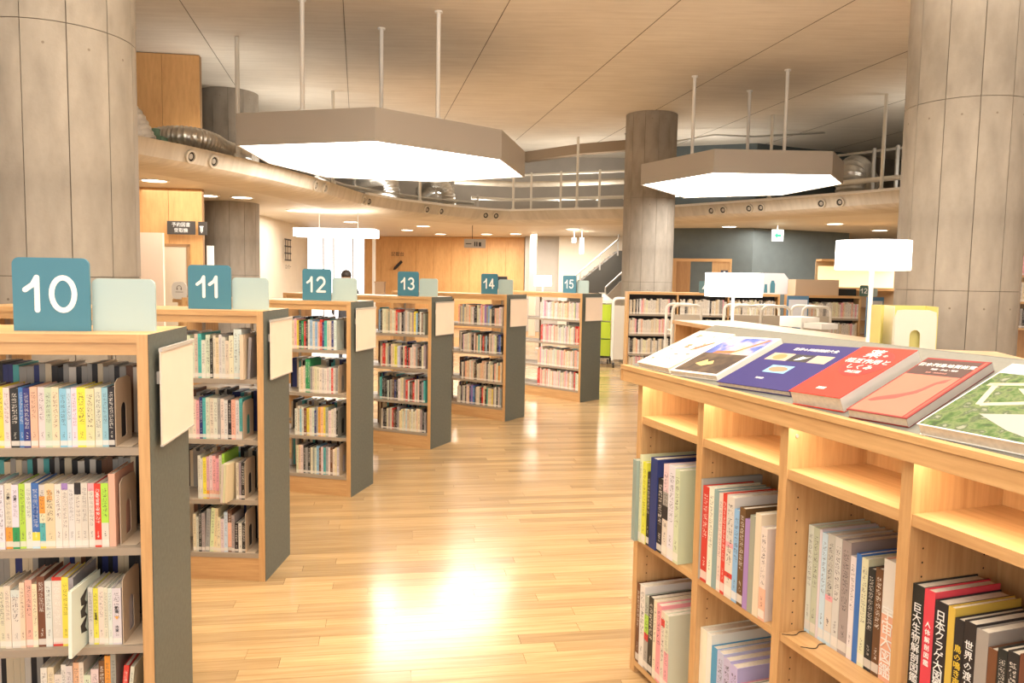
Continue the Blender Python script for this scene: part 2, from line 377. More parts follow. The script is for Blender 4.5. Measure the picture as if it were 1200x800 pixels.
# outer walls
struct(obj('wall_left', MB().box(-11.2, -11, -6, 27, 0, 5), creamwall))
struct(obj('wall_right', MB().box(12, 12.2, -6, 27, 0, 5), creamwall))
struct(obj('wall_front', MB().box(-11, 12, -6.2, -6, 0, 5), creamwall))
def wallseg(name, pts, z0, z1, th, m, parent=None):
    mb = MB()
    for a, b_ in zip(pts, pts[1:]):
        t = (Vector(b_) - Vector(a)).normalized(); n_ = Vector((-t.y, t.x)) * th
        P = [a, b_, (b_[0] + n_.x, b_[1] + n_.y), (a[0] + n_.x, a[1] + n_.y)]
        mb.prism(P, z0, z1)
    return obj(name, mb, m, parent)
struct(wallseg('wall_upper_back', [(-10.9, 20.9), (3.3, 20.9)], 3.0, 4.85, .2, greywall)).name = 'wall_back_upper'
struct(wallseg('trim_3', [(-1.2, 20.4), (.14, 20.3), (1.54, 18.85), (2.9, 18.0), (3.5, 17.75)], 4.62, 4.85, .25, mat('brown_beam', (.28, .2, .13), .8)))
struct(wallseg('wall_slate', [(3.42, 19.15), (5.62, 18.35), (8.4, 19.6)], 0, 4.85, .2, darkwall)).name = 'wall_right_slate'
struct(wallseg('wall_r2', [(8.4, 19.62), (11.9, 21.5)], 3.0, 4.85, .2, conc)).name = 'wall_right_upper'
struct(wallseg('wall_back', [(-3.75, 26.6), (11.9, 26.6)], 0, 3.0, .2, creamwall))
struct(wallseg('wall_l2', [(-5.52, 14.9), (-5.62, 21.3)], 0, 2.9, .2, creamwall)).name = 'wall_left_inner'
struct(wallseg('wall_g', [(.35, 23.8), (1.42, 23.6)], 0, 2.9, .3, greywall)).name = 'wall_back_grey'
struct(wallseg('wall_s', [(1.36, 23.4), (3.6, 22.9)], 0, 2.9, .2, creamwall)).name = 'wall_back_stair'
# panelled wood walls: every board a piece
def panelwall(name, a, b_, z0, z1, n_, th=.04):
    A, B = Vector(a), Vector(b_); L = (B - A).length; rz = math.atan2((B - A).y, (B - A).x)
    p = struct(obj(name, MB().box(0, L, .02, .12, z0, z1), seam, loc=(A.x, A.y, 0), rot=(0, 0, rz)))
    for k in range(n_):
        w = L / n_; o = obj('wood_panel', MB().box(0, w - .006, 0, .02, z0, z1), panelwood, p, loc=(k * w, 0, 0))
    return p
panelwall('wall_back_wood', (-4.9, 25.6), (.34, 24.5), 0, 2.895, 9)
panelwall('wall_left_wood', (-8.6, 11.4), (-4.74, 11.9), 0, 2.895, 8)
panelwall('wall_left_wood_upper', (-8.4, 11.3), (-4.71, 11.8), 3.0, 4.84, 7)
panelwall('wall_right_wood', (5.3, 9.75), (9.6, 8.2), 0, 4.84, 8)
# window: far, blown-out daylight behind mullions
wn = struct(obj('window_1', MB().box(-5.72, -5.66, 21.3, 21.38, 0, 2.9).box(-3.86, -3.78, 21.3, 21.38, 0, 2.9).box(-5.66, -3.86, 21.3, 21.38, 0, .12).box(-5.66, -3.86, 21.3, 21.38, 2.84, 2.9), whitem))
for x in (-5.2, -4.92, -4.4): obj('mullion', MB().box(x - .014, x + .014, 21.31, 21.36, .12, 2.84), galv, wn)
gl = mat('window_glass', (1, 1, 1), .02); gl.node_tree.nodes['Principled BSDF'].inputs['Transmission Weight'].default_value = 1; gl.node_tree.nodes['Principled BSDF'].inputs['IOR'].default_value = 1.02
obj('pane', MB().box(-5.66, -3.86, 21.33, 21.338, .12, 2.84), gl, wn)
struct(wallseg('wall_w', [(-11, 21.3), (-5.72, 21.3)], 0, 2.9, .2, creamwall)).name = 'wall_back_left'
# door frame in the slate wall (toilet recess)
dr = struct(obj('door_1', MB().box(0, 1.75, -.02, .02, 0, 2.1), wood('recess_oak', OAK1, OAK2, 2), loc=(3.46, 19.0, 0), rot=(0, 0, math.atan2(-.8, 2.2))))
obj('door_frame', MB().box(-.02, 1.8, -.05, .0, 2.1, 2.17).box(1.75, 1.8, -.05, 0, 0, 2.1), oakx, dr)
obj('recess_wall', MB().box(.85, 1.35, -.035, -.02, 0, 2.1), darkwall, dr)
obj('door_leaf', MB().box(.52, .85, -.05, -.02, 0, 2.1), wood('door_oak', (.32, .16, .06), (.46, .25, .1), 2), dr)
obj('toilet_sign', MB().box(1.56, 1.72, -.06, -.03, 1.65, 1.9), mat('navy_sign', (.05, .06, .1), .5), dr)
mbp = MB().lathe([(0, 0), (.022, 0), (.022, .045), (0, .045)], 10, 0, (1.64, -.07, 1.83)); mbp.box(1.615, 1.665, -.068, -.062, 1.68, 1.82); obj('figure_symbol', mbp, whitep, dr)

# ---------------------------------------------------------------- round concrete pillars
def panel_piece(r, a0, a1, z0, z1, n_=5, th=.012):
    mb = MB(); A = [a0 + (a1 - a0) * k / n_ for k in range(n_ + 1)]
    c = [(math.cos(a), math.sin(a)) for a in A]
    for i in range(n_):
        mb.face([(c[i][0] * r, c[i][1] * r, z0), (c[i + 1][0] * r, c[i + 1][1] * r, z0), (c[i + 1][0] * r, c[i + 1][1] * r, z1), (c[i][0] * r, c[i][1] * r, z1)])
    q = r - th
    for a in (0, n_): mb.face([(c[a][0] * r, c[a][1] * r, z0), (c[a][0] * q, c[a][1] * q, z0), (c[a][0] * q, c[a][1] * q, z1), (c[a][0] * r, c[a][1] * r, z1)])
    for z in (z0, z1): mb.face([(p[0] * r, p[1] * r, z) for p in c] + [(p[0] * q, p[1] * q, z) for p in c[::-1]])
    return mb
TIERS = [(0, 1.6), (1.6, 3.22), (3.22, 4.85)]
pmesh = [panel_piece(.5, .006, 2 * PI / 12 - .006, z0 + .003, z1 - .002).mesh('concrete_panel', conc, True) for z0, z1 in TIERS]
holes = MB()
for z in (1.5, 2.95, 3.4, 4.6): holes.lathe([(.0, 0), (.012, 0), (.02, .004)], 10, 0, (0, 0, 0))
def pillar(label, x, y, rot):
    t = thing('concrete_pillar', label, 'pillar', (x, y, 0), rot)
    obj('core', MB().lathe([(0, 0), (.49, 0), (.49, 4.85), (0, 4.85)], 48), conc_core, t, True)
    for me in pmesh:
        for k in range(12): o = link('concrete_panel', me, t, (0, 0, 0), (0, 0, k * PI / 6))
    hb = MB()
    for k in range(12):
        a = (k + .5) * PI / 6; Mx = Matrix.Rotation(a, 4, 'Z') @ Matrix.Translation((.5005, 0, 0)) @ Matrix.Rotation(PI / 2, 4, 'Y')
        for z in (1.45, 3.08, 4.7):
            ring = [Mx @ Vector((-z + .009 * math.cos(j * PI / 5), .009 * math.sin(j * PI / 5), .0005)) for j in range(10)]
            hb.face(ring)
    stuff(obj('tie_hole', hb, mat('tie_grey', (.2, .165, .13), .9), t))
pillar('thick round concrete pillar behind the number 10 sign', -3.19, 5.51, .12)
pillar('thick round concrete pillar beyond the sloping display shelf', 4.02, 7.07, .2)
pillar('round concrete pillar between the two ceiling lamps', 2.66, 15.5, .12)
pillar('shaded round concrete pillar beside the wood-panelled wall at left', -5.16, 14.25, .3)

# ---------------------------------------------------------------- big polygonal ceiling lamps
def big_lamp(label, pts, zb, zt, rods):
    n_ = len(pts); cx = sum(p[0] for p in pts) / n_; cy = sum(p[1] for p in pts) / n_
    t = thing('ceiling_lamp', label, 'lamp', (cx, cy, zb), 0, 'polygonal pendant lamps')
    P = [(p[0] - cx, p[1] - cy) for p in pts]
    Q = [(p[0] * .985, p[1] * .985) for p in P]; H = zt - zb
    for k in range(n_):
        j = (k + 1) % n_; mb = MB()
        A = [P[k], P[j], Q[j], Q[k]]; mb.prism(A, 0, H); obj('side_panel', mb, lampbox, t)
    obj('diffuser', MB().prism([(p[0] * .984, p[1] * .984) for p in P], .012, .02), lampm, t)
    obj('top_cover', MB().prism([(p[0] * .984, p[1] * .984) for p in P], H - .02, H - .005), lampbox, t)
    for rx, ry in rods:
        x, y = rx - cx, ry - cy
        obj('hanger_rod', MB().tube([(x, y, H - .005), (x, y, 4.85 - zb)], .026, 10).tube([(x, y, H - .005), (x, y, H + .02)], .05, 10), whitem, t, True)
        obj('ceiling_collar', MB().tube([(x, y, 4.83 - zb), (x, y, 4.85 - zb)], .05, 12), whitem, t, True)
    return t
big_lamp('large polygonal white pendant lamp hanging at left over the aisle', [(-3.38, 9.55), (-1.61, 9.05), (-.18, 10.3), (.15, 12.04), (-1.26, 12.89), (-3.0, 12.54), (-3.47, 11.05)], 3.178, 3.56, [(-2.53, 9.38), (-1.77, 10.4), (-.96, 9.72)])
big_lamp('smaller-looking polygonal white pendant lamp hanging right of the back pillar', [(2.09, 13.05), (2.88, 11.42), (4.6, 11.42), (5.19, 12.44), (4.84, 14.2), (3.23, 14.95)], 3.21, 3.55, [(2.8, 12.5), (4.1, 12.04), (3.93, 13.37)])

# ---------------------------------------------------------------- things on and above the mezzanine edge
def near_curve(x, y):
    best = None
    for i in range(len(CURVE) - 1):
        a, b_ = Vector(CURVE[i]), Vector(CURVE[i + 1]); d = b_ - a; s = max(0, min(1, (Vector((x, y)) - a).dot(d) / d.length_squared)); p = a + d * s
        if best is None or (p - Vector((x, y))).length < best[0]: best = ((p - Vector((x, y))).length, p, Vector((-d.y, d.x)).normalized())
    return best[1], best[2]
noz = [('leftmost, beside the wood wall', -4.0, 9.8), ('second from the left', -3.9, 10.2), ('third from the left', -3.2, 12.75), ('fourth from the left', -3.14, 13.15), ('fifth from the left, behind the lamp edge', -2.88, 15.1), ('sixth from the left', -2.85, 15.35), ('left of the pair above the pencil sign', -1.88, 17.0), ('right of the pair above the pencil sign', -1.6, 17.35),
       ('left of the pair above the hanging sign', -.66, 18.25), ('right of the pair above the hanging sign', -.42, 18.36), ('leftmost past the back pillar', 4.03, 16.05), ('second past the back pillar', 4.22, 15.85), ('third past the back pillar', 4.60, 15.4), ('fourth past the back pillar', 4.78, 15.2), ('fifth past the back pillar, above the exit sign', 5.55, 14.2), ('last before the right pillar', 5.75, 13.9)]
nzm = MB(); nz_in = MB()
for r0, r1 in ((.06, .085),): nzm.lathe([(r1, 0), (r1, .03), (r0, .035), (r0, 0)], 20)
nz_ring = nzm.mesh('rim', mat('outlet_rim', (.62, .55, .44), .4), True)
nz_dark = MB().lathe([(0, .004), (.061, .004), (.061, .012), (0, .012)], 16).mesh('throat', dark, True)
nz_vane = MB().lathe([(0, .013), (.028, .013), (.036, .02), (.02, .026), (0, .026)], 12).mesh('vane', mat('outlet_vane', (.45, .4, .33), .4), True)
for d, x, y in noz:
    p, n_ = near_curve(x, y)
    q = p + n_ * .028
    t = link('air_outlet', None, None, (q.x, q.y, 3.08)); tag(t, f'air outlet in the curved ceiling edge, {d}', 'vent', 'air outlets in the mezzanine edge')
    d3 = Vector((-n_.x, -n_.y, -.25)).normalized(); t.rotation_mode = 'QUATERNION'; t.rotation_quaternion = d3.to_track_quat('Z', 'Y')
    for nm, me in (('rim', nz_ring), ('throat', nz_dark), ('vane', nz_vane)): link(nm, me, t)
def off(x, y, o): p, n_ = near_curve(x, y); return p + n_ * o
# hanger rods carrying the mezzanine edge
for d, x, y in [('left of the large ceiling lamp', -3.85, 10.9), ('under the large ceiling lamp, at its left', -3.05, 13.9), ('under the large ceiling lamp, near the silver ducts', -2.0, 17.0), ('right of the large ceiling lamp', -.05, 18.6), ('midway between the large lamp and the back pillar', 1.42, 17.95), ('just past the lamp beside the right pillar', 6.2, 13.4), ('behind the second ceiling lamp', 4.9, 15.2)]:
    p = off(x, y, .16); t = thing('hanger_rod', f'white vertical rod holding the ceiling edge, {d}', 'rod', (p.x, p.y, 0), 0, 'rods holding the mezzanine edge')
    obj('rod', MB().tube([(0, 0, 3.2), (0, 0, 4.85)], .03, 10), pipem, t, True); obj('foot', MB().tube([(0, 0, 3.2), (0, 0, 3.28)], .05, 10), pipem, t, True)
def pipe(name, label, cat, pth, r, m, ribs=None, group=None):
    return tag(obj(name, MB().tube(pth, r, 12), m, smooth=True), label, cat, group)
def railpath(o_, z, i0, i1): return along(o_, z, i0, i1)
pipe('service_pipe', 'upper white pipe running behind the guard posts, left of the back pillar', 'pipe', railpath(.9, 4.15, 14, 18), .028, pipem)
pipe('service_pipe', 'fat beige pipe, middle one of three left of the back pillar', 'pipe', railpath(1.4, 3.98, 13, 18), .07, fasm)
pipe('service_pipe', 'lower white pipe just over the bright ceiling edge left of the back pillar', 'pipe', railpath(.6, 3.52, 13, 18), .04, pipem)
pipe('service_pipe', 'dark grey pipe beneath the silver elbow ducts', 'pipe', railpath(.5, 3.38, 9, 14), .04, galv)
pipe('service_pipe', 'fat white pipe over the ceiling edge beside the right pillar', 'pipe', railpath(.3, 3.45, 17, 22), .045, pipem)
pipe('service_pipe', 'thin top rail of the duct guard beside the right pillar', 'pipe', railpath(1.2, 4.1, 18, 22), .025, galv)
pipe('service_pipe', 'thin curved conduit high on the slate wall behind the second lamp', 'pipe', [(2.4, 17.4, 4.84), (3.4, 16.9, 4.6), (4.2, 16.7, 4.72), (5.0, 16.6, 4.68), (6.6, 16.9, 4.84)], .02, galv)
# guard posts
px = [(0.2, 18.4), (.9, 18.1), (1.75, 17.65), (2.35, 17.4), (-.7, 18.3), (-1.5, 17.6)]
for i, (x, y) in enumerate(px):
    p = off(x, y, .5); d = ['first right of the large lamp', 'second right of the large lamp', 'third right of the large lamp', 'nearest the back pillar', 'below the large lamp corner', 'between the silver elbow ducts'][i]
    t = tag(obj('guard_post', MB().box(-.025, .025, -.025, .025, 3.0, 4.15 if i < 4 else 3.6).box(-.02, .02, 0, .5, 3.5, 3.54), pipem if i < 4 else galv, loc=(p.x, p.y, 0)), f'thin upright post among the pipes over the ceiling edge, {d}', 'post', 'guard posts above the ceiling edge')
for i, (x, y) in enumerate([(6.1, 13.6), (6.6, 12.8), (5.9, 14.0)]):
    p = off(x, y, 1.0); tag(obj('guard_post', MB().box(-.025, .025, -.025, .025, 3.0, 4.12), galv, loc=(p.x, p.y, 0)), 'thin grey upright post beside the ducts by the right pillar, ' + ['middle one', 'right one', 'left one'][i], 'post', 'guard posts above the ceiling edge')
def bez(p, n_=10):
    out = []; P = [Vector(q) for q in p]; P = [P[0] * 2 - P[1]] + P + [P[-1] * 2 - P[-2]]
    for i in range(1, len(P) - 2):
        for k in range(n_):
            t = k / n_; out.append(.5 * ((2 * P[i]) + (-P[i - 1] + P[i + 1]) * t + (2 * P[i - 1] - 5 * P[i] + 4 * P[i + 1] - P[i + 2]) * t * t + (-P[i - 1] + 3 * P[i] - 3 * P[i + 1] + P[i + 2]) * t ** 3))
    out.append(P[-2]); return out
def flexduct(label, p, r, m=silver, n_=14):
    t = thing('flexible_duct', label, 'duct', p[0]); o0 = Vector(p[0])
    path = [q - o0 for q in bez(p, n_)]
    obj('hose', MB().tube(path, r, 18, ripple=.05), m, t, True)
    obj('collar', MB().tube([path[0], path[0] + (path[1] - path[0]).normalized() * .08], r * 1.12, 18), galv, t, True)
flexduct('long silver foil duct lying over the ceiling edge by the wood wall', [(-5.0, 10.5, 3.3), (-4.75, 10.55, 3.42), (-4.35, 10.5, 3.43), (-4.15, 10.75, 3.40), (-4.1, 11.1, 3.36), (-4.0, 11.6, 3.34)], .14)
flexduct('white wrapped duct bend beside the left pillar', [(-5.35, 10.0, 3.2), (-5.25, 9.95, 3.62), (-4.85, 9.85, 3.6), (-4.6, 9.8, 3.22)], .15, mat('white_wrap', (.72, .68, .62), .6, noise=.2, nscale=12, bump=.5))
flexduct('left silver elbow duct under the large lamp', [(-3.6, 18.2, 3.72), (-3.1, 17.7, 3.82), (-2.75, 17.3, 3.7), (-2.68, 17.2, 3.3)], .17)
flexduct('right silver elbow duct under the large lamp', [(-2.3, 19.4, 3.7), (-1.9, 18.9, 3.8), (-1.6, 18.6, 3.68), (-1.55, 18.5, 3.25)], .16)
flexduct('fat silver duct coil beside the right pillar', [(7.2, 16.2, 3.7), (6.75, 15.5, 3.85), (6.45, 15.1, 3.75), (6.4, 15.0, 3.2)], .26)
tag(obj('valve_box', MB().box(-.12, .12, -.1, .1, 0, .16).tube([(0, 0, .16), (0, 0, .26)], .06, 12), mat('green_paint', (.15, .28, .2), .5), loc=(-4.62, 10.12, 3.2)), 'small green valve box between the white and silver ducts', 'box')
# soffit downlights
DL = [(230, 217, -5.0, 10.9), (0, 0, -5.05, 12.9), (0, 0, -4.55, 13.1), (0, 0, -4.35, 15.6), (0, 0, -3.9, 18.7), (0, 0, -2.3, 19.8), (0, 0, -2.95, 21.6), (0, 0, -2.2, 23.4), (0, 0, -.8, 23.0), (0, 0, .05, 22.6), (0, 0, 1.5, 19.9), (0, 0, 4.95, 18.0), (0, 0, 6.8, 16.6), (0, 0, 8.6, 18.4), (0, 0, 8.0, 14.9), (0, 0, 7.9, 20.0)]
names = ['nearest the left wood wall', 'above the left shaded pillar, left one', 'above the left shaded pillar, right one', 'before the white window', 'left of the pencil sign', 'above the pencil sign', 'behind the one above the pencil sign', 'at the far wood wall, left', 'at the far wood wall, middle', 'at the far wood wall, right', 'left of the back pillar', 'above the toilet recess', 'right of the exit sign', 'above the white drum lamp, far one', 'above the white drum lamp, near one', 'farthest right']
dl_l = MB().lathe([(0, 0), (.16, 0), (.16, -.006), (0, -.006)], 24).mesh('lens', downm)
dl_r = MB().lathe([(.16, .0), (.16, -.012), (.2, -.012), (.2, 0)], 24).mesh('ring', whitem)
for (a, b_, x, y), nm in zip(DL, names):
    t = thing('downlight', f'round recessed downlight in the lower ceiling, {nm}', 'downlight', (x, y, 2.9), 0, 'downlights in the lower ceiling'); link('lens', dl_l, t); link('ring', dl_r, t)
for x, y in ((-4.6, 11), (-4.2, 17), (-1, 22.5), (1.5, 21), (6.3, 17.2), (8.6, 16)):
    area('downlight_glow', (x, y, 2.86), 2.0, 2.0, 30 if y < 12 else 75 if y < 20 else 130, WARM)
for k_, pw in ((7, 12), (9, 15), (11, 22), (13, 20), (15, 20), (17, 18), (20, 12)):   # upward fill added over the mezzanine edge to brighten the ceiling, no fixtures
    p_ = Vector(CURVE[k_]) + NRM[k_] * 1.0
    area('mezzanine_fill_light', (p_.x, p_.y, 3.3), 1.2, .6, pw, WARM, (PI, 0, 0))

# ---------------------------------------------------------------- books
PAL = {'w': (.70, .64, .56), 'W': (.76, .735, .69), 'c': (.72, .60, .42), 'y': (.78, .66, .08), 'l': (.42, .70, .08), 'g': (.04, .30, .10), 't': (.10, .42, .42), 'b': (.28, .52, .66), 'B': (.06, .17, .48),
       'n': (.035, .045, .17), 'k': (.03, .028, .03), 'd': (.16, .07, .035), 'r': (.62, .05, .04), 'p': (.80, .38, .42), 'P': (.80, .45, .32), 'o': (.80, .33, .06), 'G': (.36, .34, .31), 'v': (.34, .22, .50), 'm': (.50, .62, .46), 's': (.55, .72, .80), 'Y': (.74, .70, .48)}
CN = {'w': 'cream-white', 'W': 'bright white', 'c': 'tan', 'y': 'yellow', 'l': 'lime green', 'g': 'dark green', 't': 'teal', 'b': 'light blue', 'B': 'blue', 'n': 'navy', 'k': 'black', 'd': 'dark brown', 'r': 'red', 'p': 'pink',
      'P': 'salmon', 'o': 'orange', 'G': 'grey', 'v': 'purple', 'm': 'mint green', 's': 'pale blue', 'Y': 'pale yellow'}
ORD = ['', 'second ', 'third ', 'fourth ', 'fifth ', 'sixth ', 'seventh ', 'eighth ', 'ninth ', 'tenth ', 'eleventh ', 'twelfth ', 'thirteenth ', 'fourteenth ', 'fifteenth ']
def book_cover(mb, w, dp, h, col, seed, bands=None, M=None, txt=1.0):
    th = .0015 if w < .02 else .0025
    lum = .3 * col[0] + .6 * col[1] + .1 * col[2]; lt = 1.0 if lum < .25 else 0.0
    def sp(z0, z1, yy=0):
        r_ = 1 / w; return [(0, z0 / h, z0 * r_), (1, z0 / h, z0 * r_), (1, z1 / h, z1 * r_), (0, z1 / h, z1 * r_)]
    segs = [(0, h, col)]
    if bands:
        segs = []; z = 0
        for fz, c in bands: segs.append((z, fz * h, PAL[c])); z = fz * h
        segs.append((z, h, col)) if z < h - 1e-6 else None
    for z0, z1, c in segs: mb.box(0, w, 0, th, z0, z1, 0, M, c, (sp(z0, z1), (lt, txt, seed)))
    mb.box(0, th, th, dp, 0, h, 0, M, col); mb.box(w - th, w, th, dp, 0, h, 0, M, col)
    return th
def book(world, x, y, z, w, dp, h, key, label, group, lean=0, yaw=0, bands=None, col=None, txt=1.0, cat='book', name='book', ribbon=False):
    """world: unit matrix; (x,y,z): front left base corner in the unit's frame"""
    rnd = random.random; c0 = col or PAL[key]; c = tuple(min(.9, max(.01, v * (.88 + .24 * rnd()))) for v in c0)
    o = thing(name, label, cat, (0, 0, 0), 0, group); o.matrix_world = world @ Matrix.Translation((x, y, z)) @ Matrix.Rotation(yaw, 4, 'Z') @ Matrix.Rotation(lean, 4, 'Y')
    mb = MB(); th = book_cover(mb, w, dp, h, c, rnd() * 7, bands, None, txt); obj('cover', mb, bookm, o)
    obj('page_block', MB().box(th, w - th, th, dp - .004, .003, h - .004), paper, o)
    if ribbon:
        p = bez([(w * .5, .01, .0015), (w * .3, -.02, .0018), (w * .9, -.05, .0015), (w * .2, -.085, .0018)], 6)
        obj('ribbon_marker', MB().tube(p, .0012, 5), dark, o)
    return o
HN = {0: 'top shelf', 1: 'second shelf down', 2: 'third shelf down', 3: 'bottom shelf'}
def labels_for(keys, where):
    cnt = {}; tot = {k: keys.count(k) for k in keys}; out = [None] * len(keys)
    for i in range(len(keys) - 1, -1, -1):
        k = keys[i]; cnt[k] = cnt.get(k, 0) + 1
        if tot[k] == 1: out[i] = f'only {CN[k]} book on the {where}'
        elif cnt[k] == 1: out[i] = f'{CN[k]} book nearest the right end, {where}'
        else: out[i] = f'{ORD[cnt[k] - 1] if cnt[k] <= 15 else "far-left "}{CN[k]} book from the right, {where}'
    return out
book_far = MB()
def arch_plate(h, d, hole=True, th=.002):
    """upright bookend plate in the y-z plane with an arched cut-out, and its foot"""
    n_ = 8; outer = [(0, 0), (0, h - .02)] + [(.02 - .02 * math.cos(k * PI / 2 / 4), h - .02 + .02 * math.sin(k * PI / 2 / 4)) for k in range(1, 5)] + [(d - .02 + .02 * math.sin(k * PI / 2 / 4), h - .02 + .02 * math.cos(k * PI / 2 / 4)) for k in range(0, 5)] + [(d, 0)]
    hw = .022; cy = d * .5; z0 = .02; z1 = h * .62
    N = 24; mb = MB()
    def ringpt(poly, f):
        L = [0]
        Q = poly + [poly[0]]
        for a, b_ in zip(Q, Q[1:]): L.append(L[-1] + math.hypot(a[0] - b_[0], a[1] - b_[1]))
        t = f * L[-1]
        for i in range(len(Q) - 1):
            if L[i + 1] >= t - 1e-9:
                s = (t - L[i]) / max(1e-9, L[i + 1] - L[i]); return (Q[i][0] + (Q[i + 1][0] - Q[i][0]) * s, Q[i][1] + (Q[i + 1][1] - Q[i][1]) * s)
    inner = [(cy - hw, z0), (cy - hw, z1 - hw)] + [(cy - hw * math.cos(k * PI / 6), z1 - hw + hw * math.sin(k * PI / 6)) for k in range(1, 6)] + [(cy + hw, z1 - hw), (cy + hw, z0)]
    O = [ringpt(outer, k / N) for k in range(N)]; I = [ringpt(inner, k / N) for k in range(N)]
    if not hole: mb.prism(outer, 0, th, 0, YZ)
    else:
        for k in range(N):
            j = (k + 1) % N
            for x in (0, th): mb.face([(x, *O[k]), (x, *O[j]), (x, *I[j]), (x, *I[k])])
            mb.face([(0, *O[k]), (0, *O[j]), (th, *O[j]), (th, *O[k])]); mb.face([(0, *I[k]), (0, *I[j]), (th, *I[j]), (th, *I[k])])
    return mb
def bookend(world, x, y, z, h, d, label, foot=.05, m=bendm, yaw=0, hole=True):
    o = thing('bookend', label, 'bookend', (0, 0, 0), 0, 'steel bookends'); o.matrix_world = world @ Matrix.Translation((x, y, z)) @ Matrix.Rotation(yaw, 4, 'Z')
    obj('plate', arch_plate(h, d, hole), m, o)
    if foot: obj('foot', MB().box(.002, foot, 0, d, 0, .0015), m, o)
def fill(unit, world, where, keys, x1, z, hmin, hmax, y=.02, wmin=.012, wmax=.024, dp=.135, indiv=True, ovr=None, gap=.0006, scale=None, hs=None, ws=None, xmin=None):
    """books placed right to left from x1; ovr: index -> dict"""
    keys = keys.replace(' ', '')
    if xmin is not None:
        R0_ = random.Random(len(where)); need = int((x1 - xmin) / ((wmin + wmax) / 2 + gap)) - len(keys); keys = ''.join(R0_.choice(keys) for _ in range(max(0, need))) + keys
    labs = labels_for(keys, where); x = x1; R = random.Random(hash(where) % 1000 if False else sum(map(ord, where)))
    for i in range(len(keys) - 1, -1, -1):
        k = keys[i]; w = ws[i] if ws else R.uniform(wmin, wmax); h = hs[i] if hs else R.uniform(hmin, hmax); yy = y + R.uniform(0, .006)
        o_ = (ovr or {}).get(i, {}); w = o_.get('w', w); h = o_.get('h', h); yy = o_.get('y', yy)
        x -= w + gap
        if indiv:
            book(world, x, yy, z, w, o_.get('dp', dp * R.uniform(.93, 1.05)), h, k, o_.get('label', labs[i]), f'books on the {where}', bands=o_.get('bands'), txt=o_.get('txt', 1.0), lean=o_.get('lean', 0), yaw=o_.get('yaw', 0))
        else:
            c = tuple(min(.9, max(.01, v * R.uniform(.85, 1.12))) for v in PAL[k]); Mx = world @ Matrix.Translation((x, yy, z))
            book_cover(book_far, w, dp, h, c, R.random() * 7, None, Mx); book_far.box(.002, w - .002, .003, dp - .004, .003, h - .004, 0, Mx, (.78, .7, .58))
    return x

# ---------------------------------------------------------------- numbered bookcases
D = .415
UN = {10: (-1.140, 2.422, .1256), 11: (-1.2975, 4.036, -.0288), 12: (-1.1754, 5.641, -.2254), 13: (-.7594, 7.277, -.4137), 14: (-.0668, 8.783, -.5848), 15: (.9189, 10.246, -.7722)}
SH = [1.09, .765, .44, .150]
WORD = {10: 'ten', 11: 'eleven', 12: 'twelve', 13: 'thirteen', 14: 'fourteen', 15: 'fifteen'}
endlam = slate
def bookcase(num):
    x, y, a = UN[num]; L = {10: 1.3, 11: 1.55, 12: 1.4, 13: 1.75, 14: 1.75, 15: 1.75}[num]
    t = thing('bookcase', f'low double-sided oak bookcase with slate end panel under sign {WORD[num]}', 'bookcase', (x, y, 0), a, 'numbered bookcases along the aisle')
    obj('end_panel', MB().box(-.036, -.003, 0, D, 0, 1.45), oakz, t)
    obj('end_face', MB().box(-.003, 0, .004, D, 0, 1.45), endlam, t)
    obj('end_panel', MB().box(-L, -L + .036, 0, D, 0, 1.45), oakz, t)
    obj('top_board', MB().box(-L + .036, -.036, 0, D, 1.424, 1.45), oakx, t)
    for yy in (.008, D - .028): obj('apron', MB().box(-L + .036, -.036, yy, yy + .02, 1.385, 1.424), oakx, t)
    for yy in (.008, D - .028): obj('plinth', MB().box(-L + .036, -.036, yy, yy + .02, 0, .125), oakx, t)
    for i, z in enumerate(SH):
        for s, (y0, y1) in enumerate(((.004, D / 2 - .012), (D / 2 + .012, D - .004))): obj('shelf', MB().box(-L + .037, -.037, y0, y1, z - .024, z).box(-L + .037, -.037, y0 if s == 0 else y1 - .002, y0 + .002 if s == 0 else y1, z - .0, z + .0005), shelfm, t)
    for xx in ([-L + .045, -.045] + ([-.93] if L > 1 else [])):
        obj('steel_upright', MB().box(xx - .008, xx + .008, D / 2 - .012, D / 2 + .012, .125, 1.385), shelfm, t)
    world = Matrix.Translation((x, y, 0)) @ Matrix.Rotation(a, 4, 'Z')
    # notice board on the end
    nb = link('notice_board', None); nb.matrix_world = world @ Matrix.Translation((.0, .05, 1.085)); tag(nb, f'blank cream notice board on the end panel of bookcase {WORD[num]}', 'notice board', 'end notice boards')
    obj('bracket', MB().box(.0005, .016, .02, .03, .2, .24).box(.0005, .016, .32, .33, .2, .24), clearedge, nb)
    obj('sheet', MB().box(.016, .021, 0, .36, .004, .306), notice, nb); obj('rail', MB().box(.014, .025, 0, .362, .306, .318), clearedge, nb); obj('rail', MB().box(.014, .023, 0, .362, -.002, .004), clearedge, nb)
    # number sign and pale companion
    sg = link('number_sign', None); sg.matrix_world = world @ Matrix.Translation((-.452, .125, 1.45)); tag(sg, f'teal square sign with white number {WORD[num]} on top of a bookcase', 'sign', 'numbered teal signs')
    obj('plate', MB().prism(rrect(.232, .236, .022, 5, True), 0, .012, 0, XZ), teal, sg)
    nh = .105; number(str(num), nh, sg, .119, .236 / 2 - nh / 2 + .002, -.0005)
    ps = link('blank_sign', None); ps.matrix_world = world @ Matrix.Translation((-.222, .15, 1.45)); tag(ps, f'blank pale mint plate beside the teal number {WORD[num]} sign', 'sign', 'pale plates beside the numbers')
    obj('plate', MB().prism(rrect(.197, .172, .022, 5, True), 0, .012, 0, XZ), pale, ps)
    return world, L
WU = {}
for num in UN: WU[num] = bookcase(num)[0]
XR = -.037
